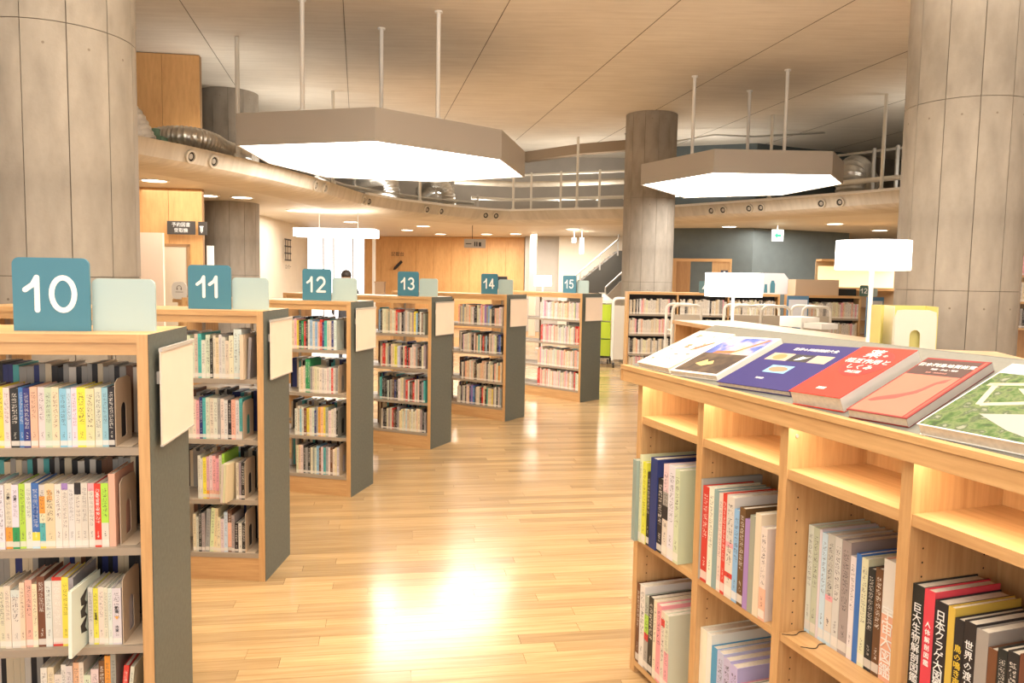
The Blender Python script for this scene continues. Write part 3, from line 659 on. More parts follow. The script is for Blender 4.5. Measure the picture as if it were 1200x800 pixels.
def wh(num, r_): return f'{HN[r_]} of bookcase {WORD[num]}'
# bookcase 10 : front rows (right to left spacing from the photograph)
w10 = WU[10]; px = 1 / (909 / 2.42)
def zw(lst, s): return [v / s * px for v in lst]
k1 = 'wGW' + 'dywkBnPwmYbsWycwbk'
ws1 = [.02, .018, .017] + zw([33, 34, 30, 40, 23, 32, 35, 33, 35, 35, 35, 22, 28, 42, 43, 35, 30, 30], 4.447)
fill(t_ := None, w10, wh(10, 0), k1, -.115, SH[0], .186, .192, ws=ws1)
bookend(w10, -.112, .02, SH[0] + .001, .215, .14, 'beige arched bookend on the top shelf of bookcase ten')
k2 = 'wcW' + 'sWwWlWBwcwwwwwwrwP'
ws2 = [.02, .018, .017] + zw([25, 50, 53, 50, 44, 48, 55, 43, 72, 50, 45, 47, 48, 48, 47, 50, 55, 50], 6.665)
n0 = 3
fill(None, w10, wh(10, 1), k2, -.118, SH[1], .206, .212, ws=ws2, ovr={n0 + 2: dict(bands=[(.33, 'o')], txt=1), n0 + 3: dict(bands=[(.34, 'g')]), n0 + 6: dict(bands=[(.12, 's'), (.25, 'y')]), n0 + 7: dict(bands=[(.08, 'y'), (.40, 't'), (.55, 'Y'), (.82, 'o')]),
     n0 + 10: dict(bands=[(.90, 'w'), (1.0, 'v')]), n0 + 12: dict(bands=[(.82, 'w'), (1.0, 'k')]), n0 + 14: dict(bands=[(.88, 'w'), (1.0, 'p')]), n0 + 16: dict(bands=[(.38, 'w'), (1.0, 'l')]), n0 + 17: dict(h=.238, dp=.17, txt=0)})
bookend(w10, -.108, .03, SH[1] + .001, .215, .14, 'beige arched bookend on the second shelf of bookcase ten')
k3 = 'cw' + 'wcPYdWryG'
ws3 = [.018, .018] + zw([52, 30, 40, 30, 45, 40, 60, 40, 30], 5.33)
xe = fill(None, w10, wh(10, 2) + ', left group', k3, -.252, SH[2], .2, .225, ws=ws3, ovr={8: dict(bands=[(.06, 'r'), (.95, 'w')], h=.228), 6: dict(h=.232), 2: dict(bands=[(.88, 'w')], h=.19), 9: dict(h=.228), 5: dict(bands=[(.25, 'Y')]), 10: dict(h=.225, dp=.18)})
book(w10, -.236, -.065, SH[2] - .0, .011, .19, .215, 'W', 'large cream booklet with black zigzags pulled out at a slant, bookcase ten', 'books on bookcase 10', yaw=-.06, lean=.02, txt=0)
k3b = 'Wywwww'
ws3b = zw([30, 30, 35, 25, 25, 55], 5.33)
fill(None, w10, wh(10, 2) + ', right group', k3b, -.107, SH[2], .186, .192, ws=ws3b)
bookend(w10, -.102, .015, SH[2] + .001, .225, .15, 'plain beige bookend with flat foot on the third shelf of bookcase ten', foot=.06, hole=True)
k4 = 'wcwwwPwwwdoG'
fill(None, w10, wh(10, 3), k4, -.13, SH[3], .19, .235, wmin=.014, wmax=.024, ovr={9: dict(h=.235), 10: dict(h=.25), 11: dict(h=.255)})
book(w10, -.125, .02, SH[3], .016, .17, .22, 'r', 'dark red book leaning at the right of bookcase ten bottom shelf', 'books on bookcase 10', lean=.1)
book(w10, -.104, .02, SH[3], .012, .17, .215, 'w', 'cream book leaning beside the dark red one, bottom shelf of bookcase ten', 'books on bookcase 10', lean=.1)
# zigzag print on the pulled-out booklet
zg = link('cover_print', None)
bpy.data.objects.remove(zg)
zb = MB()
for zz, s_ in ((.155, 1), (.115, .9), (.065, 1)):
    zb.face([(.0114, .055, zz + .015), (.0114, .10, zz + .035 * s_), (.0114, .085, zz), (.0114, .10, zz - .02 * s_), (.0114, .06, zz - .012)])
for o in bpy.data.objects:
    if o.get('label', '').startswith('large cream booklet'): pull = o
obj('zigzag_print', zb, darkp, pull)
# legible spine lettering on bookcase 10
def spine_text(parent_where, idx_from_right, s, col, size, frac=.6, sp=.95):
    c = [o for o in bpy.data.objects if o.get('group') == f'books on the {parent_where}']
    c.sort(key=lambda o: -(WU[10].inverted() @ o.matrix_world.translation).x)
    o = c[idx_from_right]; cv = [q for q in o.children if q.name.startswith('cover')][0]
    v = [vv.co for vv in cv.data.vertices]; w = max(q.x for q in v); h = max(q.z for q in v)
    text(s, size, col, o, (w / 2, -.0008, h * frac), FRONT, True, 'spine_title', sp)
redp = mat('red_print', (.6, .05, .04), .5); orangep = mat('orange_print', (.75, .36, .08), .5); bluep = mat('blue_print', (.05, .12, .4), .5); yellowp = mat('yellow_print', (.85, .6, .06), .5)
bpy.context.view_layer.update()
spine_text(wh(10, 1), 9, '名曲', orangep, .018, .82); spine_text(wh(10, 1), 2, '海外出張リアル', whitep, .0095, .68, 1.1)
spine_text(wh(10, 1), 14, '介護', darkp, .009, .8); spine_text(wh(10, 1), 15, '介護', darkp, .009, .8)
spine_text(wh(10, 2) + ', right group', 0, '動画', darkp, .012, .62); spine_text(wh(10, 2) + ', right group', 0, '大全', darkp, .012, .28)
spine_text(wh(10, 2) + ', right group', 0, '▼', orangep, .014, .47)
spine_text(wh(10, 2) + ', right group', 4, '日本語', darkp, .008, .5)
spine_text(wh(10, 1), 11, '不動産投資', bluep, .009, .56, 1.1)
# bookcase 11
w11 = WU[11]
fill(None, w11, wh(11, 0), 'wwctwwkwcwwcwWW', -.125, SH[0], .20, .235, wmin=.014, wmax=.024, ovr={13: dict(h=.262), 14: dict(h=.262)})
book(w11, -.122, -.012, SH[0], .018, .17, .235, 'c', 'thick tan booklet stack at the right of the top shelf of bookcase eleven', 'books on bookcase 11', txt=0)
book(w11, -.100, .03, SH[0], .014, .15, .22, 'G', 'grey-tan booklet beside the end panel, top shelf of bookcase eleven', 'books on bookcase 11', txt=0, lean=.05)
fill(None, w11, wh(11, 1), 'cwwpntwwwGwwkPwt', -.125, SH[1], .205, .222, wmin=.014, wmax=.021, ovr={15: dict(bands=[(.2, 'w')])})
bookend(w11, -.118, .01, SH[1] + .001, .205, .15, 'tan cut-out bookend on the second shelf of bookcase eleven', m=bendm)
fill(None, w11, wh(11, 2) + ', left group', 'wwypwppYl', -.225, SH[2], .215, .245, wmin=.012, wmax=.020, ovr={8: dict(h=.245, dp=.2), 3: dict(bands=[(.2, 'o')]), 4: dict(bands=[(.2, 'P')]), 5: dict(bands=[(.2, 'P')]), 6: dict(bands=[(.2, 'P')])})
for i in range(3): book(w11, -.222 + i * .012, -.045, SH[2], .011, .18, .205, 'c' if i else 'w', f'pulled-out cream booklet, {["left", "middle", "right"][i]} of three leaning forward, bookcase eleven', 'books on bookcase 11', yaw=-.08, lean=.05, txt=0)
fill(None, w11, wh(11, 2) + ', right group', 'cGk', -.115, SH[2], .19, .2, ws=[.014, .012, .02], ovr={2: dict(h=.2)})
bookend(w11, -.112, .01, SH[2] + .001, .215, .15, 'beige arched bookend on the third shelf of bookcase eleven')
fill(None, w11, wh(11, 3), 'cwkGGYcwwsdGkwk', -.115, SH[3], .17, .235, wmin=.014, wmax=.022, ovr={4: dict(h=.235, lean=.04), 5: dict(h=.24, lean=.05), 6: dict(h=.24, lean=.05), 12: dict(h=.16), 13: dict(h=.16), 14: dict(h=.16), 10: dict(h=.23, bands=[(.12, 'd'), (.7, 'P')])})
bookend(w11, -.112, .01, SH[3] + .001, .225, .15, 'beige arched bookend on the bottom shelf of bookcase eleven')
# bookcase 12
w12 = WU[12]
fill(None, w12, wh(12, 0), 'wcpykgrkwbwbPrntwcnW', -.125, SH[0], .20, .225, wmin=.014, wmax=.023, xmin=-0.46)
fill(None, w12, wh(12, 1), 'wcwggGccwwwwwwrwG', -.115, SH[1], .185, .2, wmin=.014, wmax=.022, ovr={3: dict(h=.25, dp=.18), 4: dict(h=.25, dp=.18)})
bookend(w12, -.108, .01, SH[1] + .001, .215, .16, 'beige arched bookend on the second shelf of bookcase twelve')
fill(None, w12, wh(12, 2), 'wcbwdywwnGoPyGwwwk', -.115, SH[2], .19, .23, wmin=.014, wmax=.023)
bookend(w12, -.108, .01, SH[2] + .001, .22, .16, 'grey arched bookend on the third shelf of bookcase twelve', m=greylam)
fill(None, w12, wh(12, 3), 'ccwkGkwGwbdwtGwdwcw', -.105, SH[3], .195, .215, wmin=.014, wmax=.022, xmin=-0.46)
bookend(w12, -.098, .01, SH[3] + .001, .24, .16, 'beige arched bookend on the bottom shelf of bookcase twelve')
# bookcase 13
w13 = WU[13]
fill(None, w13, wh(13, 0), 'wcGcwcrGwkGcwGcGybkwdG', -.085, SH[0], .2, .235, wmin=.015, wmax=.025, xmin=-.60)
fill(None, w13, wh(13, 1), 'cGkccywsGkcrkrwwcGdkcG', -.075, SH[1], .19, .23, wmin=.015, wmax=.025, xmin=-.60)
fill(None, w13, wh(13, 2), 'kwkGdnkwccGrwkdrwGckGt', -.075, SH[2], .185, .225, wmin=.015, wmax=.025, xmin=-.60)
fill(None, w13, wh(13, 3), 'cGwrdkGccwcsccwcwccGkG', -.065, SH[3], .19, .23, wmin=.015, wmax=.025, xmin=-.60)
# bookcases 14, 15 and every back row: too many to single out
R_ = random.Random(5)
def rk(pool, n_): return ''.join(R_.choice(pool) for _ in range(n_))
for r_, s in enumerate(('cwkkcwpPcvGbckkPcPwc', 'kwdctckrdbkcGcwcknBk', 'wdkccPPcckcwcckPcwoc', 'nvBkcwckrcktccyGwkcG')):
    fill(None, WU[14], 'x%d' % r_, rk('cwGkPc', 8) + s, -.07, SH[r_], .19, .235, indiv=False, wmin=.016, wmax=.027, xmin=-.70)
for r_ in range(4): fill(None, WU[15], 'y%d' % r_, rk('wwWcPwYwwp', 24) + 'WcG' + rk('WwPr', 3), -.06, SH[r_], .21, .25, indiv=False, wmin=.017, wmax=.027, xmin=-.80)
for num in UN:
    wb = WU[num] @ Matrix.Translation((0, D, 0)) @ Matrix.Rotation(PI, 4, 'Z')
    for r_ in range(4):
        n_ = 60; keys = rk('kGGdcwkntGck', n_); x = .06
        for k in keys:
            w = R_.uniform(.014, .024); h = R_.uniform(.2, .235) if num != 10 else R_.uniform(.225, .24)
            Mx = wb @ Matrix.Translation((x, .02, SH[r_])); c = tuple(v * .9 for v in PAL[k])
            book_far.box(0, w - .0006, 0, .14, 0, h, 0, Mx, c); x += w
            if x > {10: .62, 11: .62, 12: .62, 13: .75, 14: .85}.get(num, .9): break
# ---------------------------------------------------------------- sloping display shelf (right foreground)
DX, DY, DA = .503, 3.251, -1.2395
wd = Matrix.Translation((DX, DY, 0)) @ Matrix.Rotation(DA, 4, 'Z')
ds = thing('display_shelf', 'oak display bookshelf with sloping grey top and lit compartments', 'bookcase', (DX, DY, 0), DA)
DV = [.072, .523, .978, 1.439, 1.895]
for i, x in enumerate(DV):
    dvd = obj('side_panel' if i in (0, 4) else 'divider', MB().box(x, x + .036, 0, .42, 0, 1.246), oakz, ds)
    hb = MB()
    for xs in (x - .0004, x + .0364):
        for yy in (.045, .25):
            for k in range(26):
                z = .10 + k * .036
                hb.face([(xs, yy + .0028 * math.cos(j * PI / 4), z + .0028 * math.sin(j * PI / 4)) for j in range(8)])
    stuff(obj('shelf_pin_holes', hb, dark, ds))
for i in range(4):
    x0, x1 = DV[i] + .0362, DV[i + 1] - .0002
    obj('fixed_shelf', MB().box(x0, x1, .004, .30, 1.06, 1.09), oakx, ds)
    obj('shelf', MB().box(x0, x1, .004, .29, .556, .58), oakx, ds)
    obj('bottom_board', MB().box(x0, x1, .0, .30, .03, .06), oakx, ds)
    obj('back_panel', MB().box(x0, x1, .30, .312, .03, 1.28), oakz, ds)
    obj('light_strip', MB().box(x0 + .01, x1 - .01, .008, .020, 1.238, 1.2455), stripm, ds)
    a = area('shelf_lamp', (0, 0, 0), x1 - x0 - .04, .012, .6, (1, .86, .66)); a.parent = ds; a.location = ((x0 + x1) / 2, .016, 1.236)
obj('toe_board', MB().box(.11, 1.895, .03, .05, 0, .03), oakx, ds)
obj('front_rail', MB().box(-.03, 1.97, -.022, -.002, 1.222, 1.268), oakx, ds)
obj('rail_lip', MB().box(-.042, 1.98, -.026, .006, 1.270, 1.288), oakx, ds)
obj('end_cap', MB().box(-.042, -.030, -.026, .44, 1.222, 1.268), oaky, ds)
obj('top_underside', MB().box(-.03, 1.97, -.002, .42, 1.246, 1.256), oakx, ds)
SL = math.atan2(.178, .42)
slM = Matrix.Translation((0, .004, 1.278)) @ Matrix.Rotation(SL, 4, 'X')
obj('sloping_top', MB().box(-.03, 1.97, 0, .452, -.018, 0, 0, slM), greylam, ds)
mb = MB()
for x in (-.0305, 1.955): mb.prism([(0.004, 1.262), (.42, 1.262), (.42, 1.43)], x, x + .015, 0, YZ)
obj('gable', mb, oaky, ds)
obj('back_rail', MB().box(-.03, 1.97, .42, .434, .9, 1.455).box(-.03, 1.97, .42, .434, 0, .9), greylam, ds)
tag(obj('screw_cap', MB().tube([(1.0145, .03, 1.19), (1.0165, .03, 1.19)], .006, 10), galv), 'x', 'x')
sc_o = bpy.data.objects['screw_cap']; sc_o.parent = ds
for k_ in ('label', 'category'): del sc_o[k_]
# books in the compartments
def frow(where, items, x0, z, y=.0, grp=None):
    x = x0; out = []
    for it in items:
        key, w, h, lab = it[:4]; o_ = it[4] if len(it) > 4 else {}
        if isinstance(key, tuple): col = key; key = 'w'
        else: col = None
        b_ = book(wd, x, o_.get('y', y), z + .0005, w, o_.get('dp', .21), h, key, lab, f'books in the {where}', col=col, bands=o_.get('bands'), txt=o_.get('txt', 1.0), lean=o_.get('lean', 0), ribbon=o_.get('ribbon', False)); out.append((b_, w, h)); x += w + .0012
    return out
A1 = frow('far middle compartment', [
    ((.33, .37, .33), .030, .335, 'grey-green illustrated magazine sticking out at the far end', dict(txt=0, dp=.2, y=-.035)),
    ('Y', .016, .36, 'tall pale yellow-cream book in the far middle compartment', dict(y=-.02, dp=.25)), ('y', .030, .335, 'bright yellow book in the far middle compartment', dict(y=-.015, bands=[(.1, 'Y')])),
    ('k', .022, .30, 'black slim book beside the yellow one', dict(y=-.01)), ('n', .052, .365, 'thick navy book in the far middle compartment', dict(txt=0, dp=.24, y=-.01)), ('k', .038, .295, 'black book with gold lettering right of the thick navy one', {}),
    ('w', .038, .36, 'white book with red and dark photo spine, far middle compartment', dict(bands=[(.4, 'w'), (.55, 'k'), (.7, 'G')])), ('W', .045, .365, 'bright white book second from the first divider', {}), ((.62, .62, .50), .034, .36, 'pale green-cream book against the first divider', {})], .112, .58, -.005)
A2 = frow('second middle compartment', [
    ('G', .012, .365, 'thin dark grey folder against the divider', dict(dp=.25, txt=0)), ('r', .038, .345, 'red book at left of the second middle compartment', {}), ('W', .030, .35, 'white book with blue title right of the red book', {}), ((.24, .36, .40), .028, .35, 'grey-teal book right of the white and blue one', dict(txt=0)),
    ('w', .022, .345, 'cream book right of the grey-teal one', {}), ('r', .022, .35, 'narrow red book before the patterned white one', {}), ('w', .042, .35, 'white patterned book with red spots', dict(bands=[(.2, 'w'), (.25, 'r'), (.5, 'w'), (.55, 'p')])), ('b', .028, .315, 'dusty blue book in the second middle compartment', {}), ('d', .030, .33, 'dark brown book right of the dusty blue one', {}),
    ('v', .024, .30, 'violet-blue slim book in the second middle compartment', dict(txt=0)), ('G', .026, .32, 'grey book right of the violet-blue one', dict(txt=0)), ('Y', .03, .335, 'pale yellow book in the second middle compartment', dict(txt=0)), ('w', .030, .30, 'white spine with dark title against the second divider', dict(bands=[(.35, 'P')]))], .561, .58, .0)
A3 = frow('third middle compartment', [
    ('W', 0.0221, .335, 'first white encyclopedia at left of the third compartment', dict(ribbon=True, bands=[(.1, 's')])), ('m', 0.0238, .335, 'pale green encyclopedia beside the first white one', {}), ('W', 0.0102, .335, 'thin white book between pale green and sky blue volumes', dict(txt=0)), ('s', 0.0221, .33, 'sky blue encyclopedia in the third compartment', {}),
    ((.52, .55, .52), 0.0289, .335, 'picture-spined encyclopedia with red dots', dict(ribbon=True, bands=[(.12, 's'), (.4, 'w'), (.45, 'p')])), ('w', 0.0272, .335, 'cream encyclopedia with dark title and small globe', {}), ('G', 0.0340, .335, 'grey encyclopedia with faint white title', dict(col=None)), ('W', 0.0204, .30, 'white slim book before the royal blue one', {}),
    ('B', 0.0187, .315, 'royal blue book in the third compartment', dict(txt=0)), ('w', 0.0238, .31, 'cream-white book right of the royal blue one', {}), ('k', 0.0255, .29, 'black and grey book in the third compartment', {}), ('d', 0.0255, .30, 'black book with a moon on its spine', {}), ('P', 0.0442, .335, 'space encyclopedia with white title and salmon band', dict(bands=[(.55, 'P'), (1.0, 'W')], txt=0))], 1.022, .58, .085)
A4 = frow('fourth middle compartment', [
    ('k', .034, .335, 'black encyclopedia of giant creatures, leftmost in the near compartment', dict(txt=0)), ((.70, .06, .10), .030, .335, 'crimson encyclopedia beside the giant creatures volume', dict(txt=0)), ('k', .036, .32, 'black jellyfish encyclopedia with blue spot', dict(txt=0, bands=[(.08, 'B'), (.14, 's')])), ((.72, .45, .08), .018, .32, 'mustard-spined book right of the jellyfish encyclopedia', dict(txt=0)),
    ('k', .024, .30, 'black bird-song encyclopedia with yellow title', dict(txt=0)), ('k', .030, .305, 'black migratory-bird encyclopedia with white title', dict(txt=0)), ('G', .030, .30, 'plain warm grey large book in the near compartment', dict(txt=0, dp=.25)), ('d', .022, .27, 'brown world book with pale title in the near compartment', dict(txt=0)), ('k', .022, .28, 'slim black book second from the right edge', {}), ('k', .026, .285, 'black white-lettered book third from the right edge', {}), ('d', .034, .29, 'dark history-of-the-world book at the right edge', dict(txt=0)), ('r', .03, .3, 'red-spined book just past the right edge', {})], 1.476, .58, .02)
A5 = frow('far bottom compartment', [
    ('d', .026, .335, 'dark maroon book at left of the far bottom compartment', {}), ('W', .040, .34, 'white book with black marks, far bottom compartment', dict(dp=.24)), ((.40, .42, .36), .032, .31, 'grey-green banded book in the far bottom compartment', dict(bands=[(.4, 'G'), (.5, 'r'), (.75, 'l')])), ('k', .038, .32, 'black book with white diagonal lettering, far bottom compartment', {}),
    ('w', .024, .32, 'cream box-set book right of the black one', {}), ('p', .034, .315, 'pale pink and white book in the far bottom compartment', {}), ('w', .026, .30, 'white book with red mark, far bottom compartment', dict(bands=[(.8, 'w'), (.9, 'r')])), ('w', .03, .3, 'cream spine against the divider, far bottom compartment', dict(bands=[(.5, 'p')]))], .125, .06, -.005)
A6 = frow('second bottom compartment', [
    ('W', .042, .335, 'thick white volume at left of the second bottom compartment', dict(dp=.26, txt=0)), ('W', .030, .335, 'second thick white volume before the blue one', dict(dp=.26, txt=0)), ((.08, .30, .60), .034, .30, 'bright blue volume in the second bottom compartment', dict(dp=.25, txt=0)), ((.50, .50, .72), .038, .30, 'first lavender volume in the second bottom compartment', dict(dp=.25)), ((.50, .50, .72), .038, .295, 'middle lavender volume in the second bottom compartment', dict(dp=.25)),
    ((.50, .50, .72), .040, .29, 'right lavender volume in the second bottom compartment', dict(dp=.25)), ('p', .026, .24, 'short pink-topped book in the second bottom compartment', {}), ('w', .03, .235, 'short white book with red title in the second bottom compartment', {}), ('G', .034, .27, 'grey-white book against the divider, second bottom compartment', {}), ('w', .034, .26, 'cream book past the grey-white one, second bottom compartment', {})], .561, .06, .02)
A7 = frow('third bottom compartment', [('w', .035, .30, 'cream volume in the third bottom compartment', {}), ('G', .035, .3, 'grey volume in the third bottom compartment', {})], 1.016, .06, .06)
def st(o3, s, m_, size, frac=.6, sp=1.0):
    b_, w, h = o3; text(s, size, m_, b_, (w / 2, -.0009, h * frac), FRONT, True, 'spine_title', sp)
st(A4[0], '巨大生物解剖図鑑', whitep, .026, .56, .98); st(A4[1], '人体解剖図鑑', whitep, .016, .6, 1.2); st(A4[2], '日本クラゲ大図鑑', whitep, .028, .62, .88); st(A4[4], '鳥の鳴き声図鑑', yellowp, .020, .56, 1.0)
st(A4[5], '世界の渡り鳥大図鑑', whitep, .023, .5, 1.05); st(A4[7], '世界の人々', mat('pale_print', (.5, .42, .38), .5), .018, .45, 1.2); st(A4[10], '世界歴史', whitep, .026, .5, 1.0)
st(A3[12], '宇宙大図鑑', whitep, .042, .32, .95)
# ---------------------------------------------------------------- books lying on the slope
def flatbook(label, x, w, d, th, col, rot=.09, y=.016, edge=None, cover=None, group='books laid out on the sloping display top'):
    o = thing('display_book', label, 'book', (0, 0, 0), 0, group)
    o.matrix_world = wd @ slM @ Matrix.Translation((x, y, .0008)) @ Matrix.Rotation(rot, 4, 'Z')
    c = mat('cover_' + label.split()[0], col, .5, spec=.25); ct = .002
    obj('cover', MB().box(0, w, 0, d, th - ct, th).box(0, w, 0, d, 0, ct), c, o); obj('spine', MB().box(w - ct, w, 0, d, ct, th - ct), mat('spine_' + label.split()[0], edge or col, .35), o)
    obj('page_block', MB().box(.003, w - ct, .003, d - .003, ct, th - ct), paper, o)
    return o, th
def prt(o, th, name, poly, m_, dz=.0003): return obj(name, MB().prism(poly, th + dz * .1, th + dz), m_, o)
def R4(x0, x1, y0, y1): return [(x0, y0), (x1, y0), (x1, y1), (x0, y1)]
def ctext(o, th, s, size, m_, x, y, sx=1.0): return text(s, size, m_, o, (x, y, th + .0008), (0, 0, 0), False, 'cover_title', sx=sx)
def blotch(name, cols, scale, lo=.35, hi=.65, dist=0):
    m, n, l, b = nt(name); b.inputs['Roughness'].default_value = .5; b.inputs['Specular IOR Level'].default_value = .25; tc = n.new('ShaderNodeTexCoord'); t = n.new('ShaderNodeTexNoise'); t.inputs['Scale'].default_value = scale; t.inputs['Detail'].default_value = 5; t.inputs['Distortion'].default_value = dist
    r = n.new('ShaderNodeValToRGB'); r.color_ramp.elements.remove(r.color_ramp.elements[0])
    for i, c in enumerate(cols):
        p = lo + (hi - lo) * i / max(1, len(cols) - 1)
        e = r.color_ramp.elements[0] if i == 0 else r.color_ramp.elements.new(p); e.position = p; e.color = (*c, 1)
    l.new(tc.outputs['Object'], t.inputs['Vector']); l.new(t.outputs['Fac'], r.inputs['Fac']); l.new(r.outputs['Color'], b.inputs['Base Color']); return m
b1, th = flatbook('white book with scattered small animal drawings on the slope', .035, .245, .33, .024, (.84, .78, .66), .02)
RB = random.Random(11)
am = [mat('ink_brown', (.25, .16, .09), .5), mat('ink_grey', (.22, .23, .22), .5), mat('ink_red', (.5, .12, .06), .5)]
for k in range(16):
    cx_, cy_, s_ = RB.uniform(.03, .215), RB.uniform(.03, .30), RB.uniform(.006, .016)
    prt(b1, th, 'animal_print', [(cx_ + s_ * RB.uniform(.6, 1.5) * math.cos(a), cy_ + s_ * RB.uniform(.35, .7) * math.sin(a)) for a in [j * PI / 4 for j in range(8)]], am[k % 3 if k % 5 == 0 else k % 2])
prt(b1, th, 'animal_print', [(.16, .15), (.19, .17), (.23, .235), (.222, .25), (.18, .20)], am[2])
b2, th = flatbook('photo book of a sunset ship and golden boat with white border', .295, .275, .325, .02, (.85, .82, .78), .11)
prt(b2, th, 'photo_sky', R4(.012, .263, .17, .313), blotch('sky_print', [(.75, .30, .08), (.80, .62, .45), (.12, .17, .50), (.06, .10, .35)], 7, .3, .62))
prt(b2, th, 'photo_water', R4(.012, .263, .012, .17), blotch('water_print', [(.06, .045, .04), (.14, .10, .07)], 20))
prt(b2, th, 'photo_ship', [(.06, .17), (.16, .175), (.25, .30), (.235, .305), (.16, .20), (.07, .19)], mat('ship_print', (.45, .15, .05), .5), .0005)
prt(b2, th, 'photo_boat', [(.07, .075), (.12, .06), (.16, .085), (.14, .11), (.12, .095), (.10, .115), (.085, .095)], mat('gold_print', (.75, .52, .2), .5), .0005)
b3, th = flatbook('wide navy hardback with small artwork panels and white title', .612, .345, .33, .018, (.035, .03, .16), .10, edge=(.10, .09, .2))
for x0, x1, c in ((.035, .135, (.55, .42, .30)), (.14, .225, (.03, .03, .035)), (.23, .305, (.50, .40, .30))): prt(b3, th, 'artwork_panel', R4(x0, x1, .195, .25), mat('art', c, .5))
prt(b3, th, 'artwork_panel', [(.085 + .03 * math.cos(a * PI / 6), .222 + .022 * math.sin(a * PI / 6)) for a in range(12)], mat('art_gold', (.35, .24, .10), .5), .0006)
prt(b3, th, 'artwork_panel', [(.165, .205), (.18, .235), (.20, .228), (.215, .236), (.195, .215), (.185, .208)], whitep, .0006)
prt(b3, th, 'artwork_panel', R4(.115, .215, .105, .16), mat('art_blue', (.22, .45, .65), .5))
prt(b3, th, 'artwork_panel', [(.165 + .042 * math.cos(a * PI / 6), .132 + .019 * math.sin(a * PI / 6)) for a in range(12)], mat('art_brown', (.30, .22, .14), .5), .0006)
ctext(b3, th, '世界の美術図録大全', .022, whitep, .19, .285); ctext(b3, th, '特別展', .012, whitep, .15, .06)
b4, th = flatbook('bright red softcover with white title on darker red disc', 1.003, .195, .325, .045, (.74, .045, .03), .09, edge=(.62, .60, .57))
prt(b4, th, 'disc', [(.105 + .075 * math.cos(a * PI / 16), .215 + .085 * math.sin(a * PI / 16)) for a in range(32)], mat('red_disc', (.60, .02, .02), .4))
ctext(b4, th, '薬', .058, whitep, .085, .275); ctext(b4, th, 'の', .02, whitep, .13, .268); ctext(b4, th, '相互作用と', .032, whitep, .10, .225); ctext(b4, th, 'しくみ', .032, whitep, .10, .187); ctext(b4, th, '改訂版', .018, whitep, .105, .155); ctext(b4, th, '図解', .016, whitep, .09, .04)
b5, th = flatbook('salmon hardback with dark title band and island map', 1.232, .19, .34, .026, (.25, .03, .03), .09, edge=(.45, .42, .40))
prt(b5, th, 'salmon_field', R4(.006, .172, .006, .235), mat('salmon_print', (.60, .17, .12), .5, spec=.25)); prt(b5, th, 'title_band', R4(.006, .172, .235, .33), mat('title_dark', (.06, .02, .02), .4)); prt(b5, th, 'red_edge', R4(.176, .184, .006, .334), mat('edge_red', (.6, .06, .04), .4))
prt(b5, th, 'island_map', [(.03, .06), (.055, .075), (.085, .09), (.10, .11), (.12, .13), (.13, .165), (.135, .19), (.15, .20), (.155, .225), (.14, .215), (.125, .195), (.115, .16), (.105, .14), (.085, .12), (.06, .105), (.03, .085), (.018, .065)], mat('map_print', (.27, .06, .05), .4), .0006)
ctext(b5, th, '日本列島地質総覧', .0215, whitep, .09, .295); ctext(b5, th, '地震・火山・地形', .010, whitep, .10, .27); ctext(b5, th, '監修・編集委員会', .008, mat('pale_red', (.6, .3, .25), .5), .09, .25)
b6, th = flatbook('large green photo book showing a white arched footbridge', 1.468, .275, .355, .03, (.8, .8, .78), .05)
prt(b6, th, 'landscape_photo', R4(.004, .271, .004, .30), blotch('green_print', [(.03, .06, .015), (.05, .12, .02), (.14, .19, .07), (.05, .08, .03), (.25, .27, .2)], 32, .32, .68, .1))
prt(b6, th, 'sky_photo', R4(.004, .271, .30, .351), blotch('pale_sky_print', [(.45, .55, .75), (.62, .68, .78)], 8))
brg = mat('bridge_print', (.52, .48, .34), .5)
prt(b6, th, 'bridge', [(.02, .24), (.10, .262), (.20, .25), (.271, .215), (.271, .20), (.19, .235), (.10, .247), (.02, .226)], brg, .0006)
prt(b6, th, 'bridge', [(.03, .24), (.045, .24), (.075, .13), (.06, .13)], brg, .0006); prt(b6, th, 'bridge', [(.07, .14), (.075, .125), (.20, .175), (.195, .19)], brg, .0006)
prt(b6, th, 'bridge', [(.10, .23), (.13, .235), (.25, .13), (.225, .125)], brg, .0007)
prt(b6, th, 'road', [(.10, .09), (.20, .04), (.271, .02), (.271, .12), (.20, .12)], mat('road_print', (.34, .34, .31), .5), .0006)
b7, th = flatbook('dark book with pink edge cut off by the right of the picture', 1.768, .17, .3, .02, (.08, .03, .04), .03)
# ---------------------------------------------------------------- counter, lamps and trucks beyond the display shelf
ct = thing('counter', 'long pale oak counter behind the display shelf', 'counter', (1.98, 9.55, 0), math.atan2(-3.6, .62))
Lc = 3.4
obj('top', MB().box(0, Lc, 0, .8, 1.12, 1.16), wood('pale_oak', (.62, .44, .27), (.78, .60, .40), 0), ct)
obj('front_edge', MB().box(0, Lc, -.012, 0, 1.115, 1.16), oakx, ct)
obj('end_panel', MB().box(0.0, .04, .02, .78, 0, 1.12), oakz, ct); obj('end_panel', MB().box(Lc - .04, Lc, .02, .78, 0, 1.12), oakz, ct)
obj('front_panel', MB().box(.04, Lc - .04, .22, .24, 0, 1.12), oakz, ct)
bx = tag(obj('low_cabinet', MB().box(0, .9, 0, .6, 0, 1.14).box(-.01, .91, -.01, .61, 1.14, 1.165), wood('pale_oak_box', (.60, .42, .27), (.74, .56, .38), 0), loc=(2.55, 5.35, 0), rot=(0, 0, -.25)), 'pale wood low cabinet at the near end of the counter', 'cabinet')
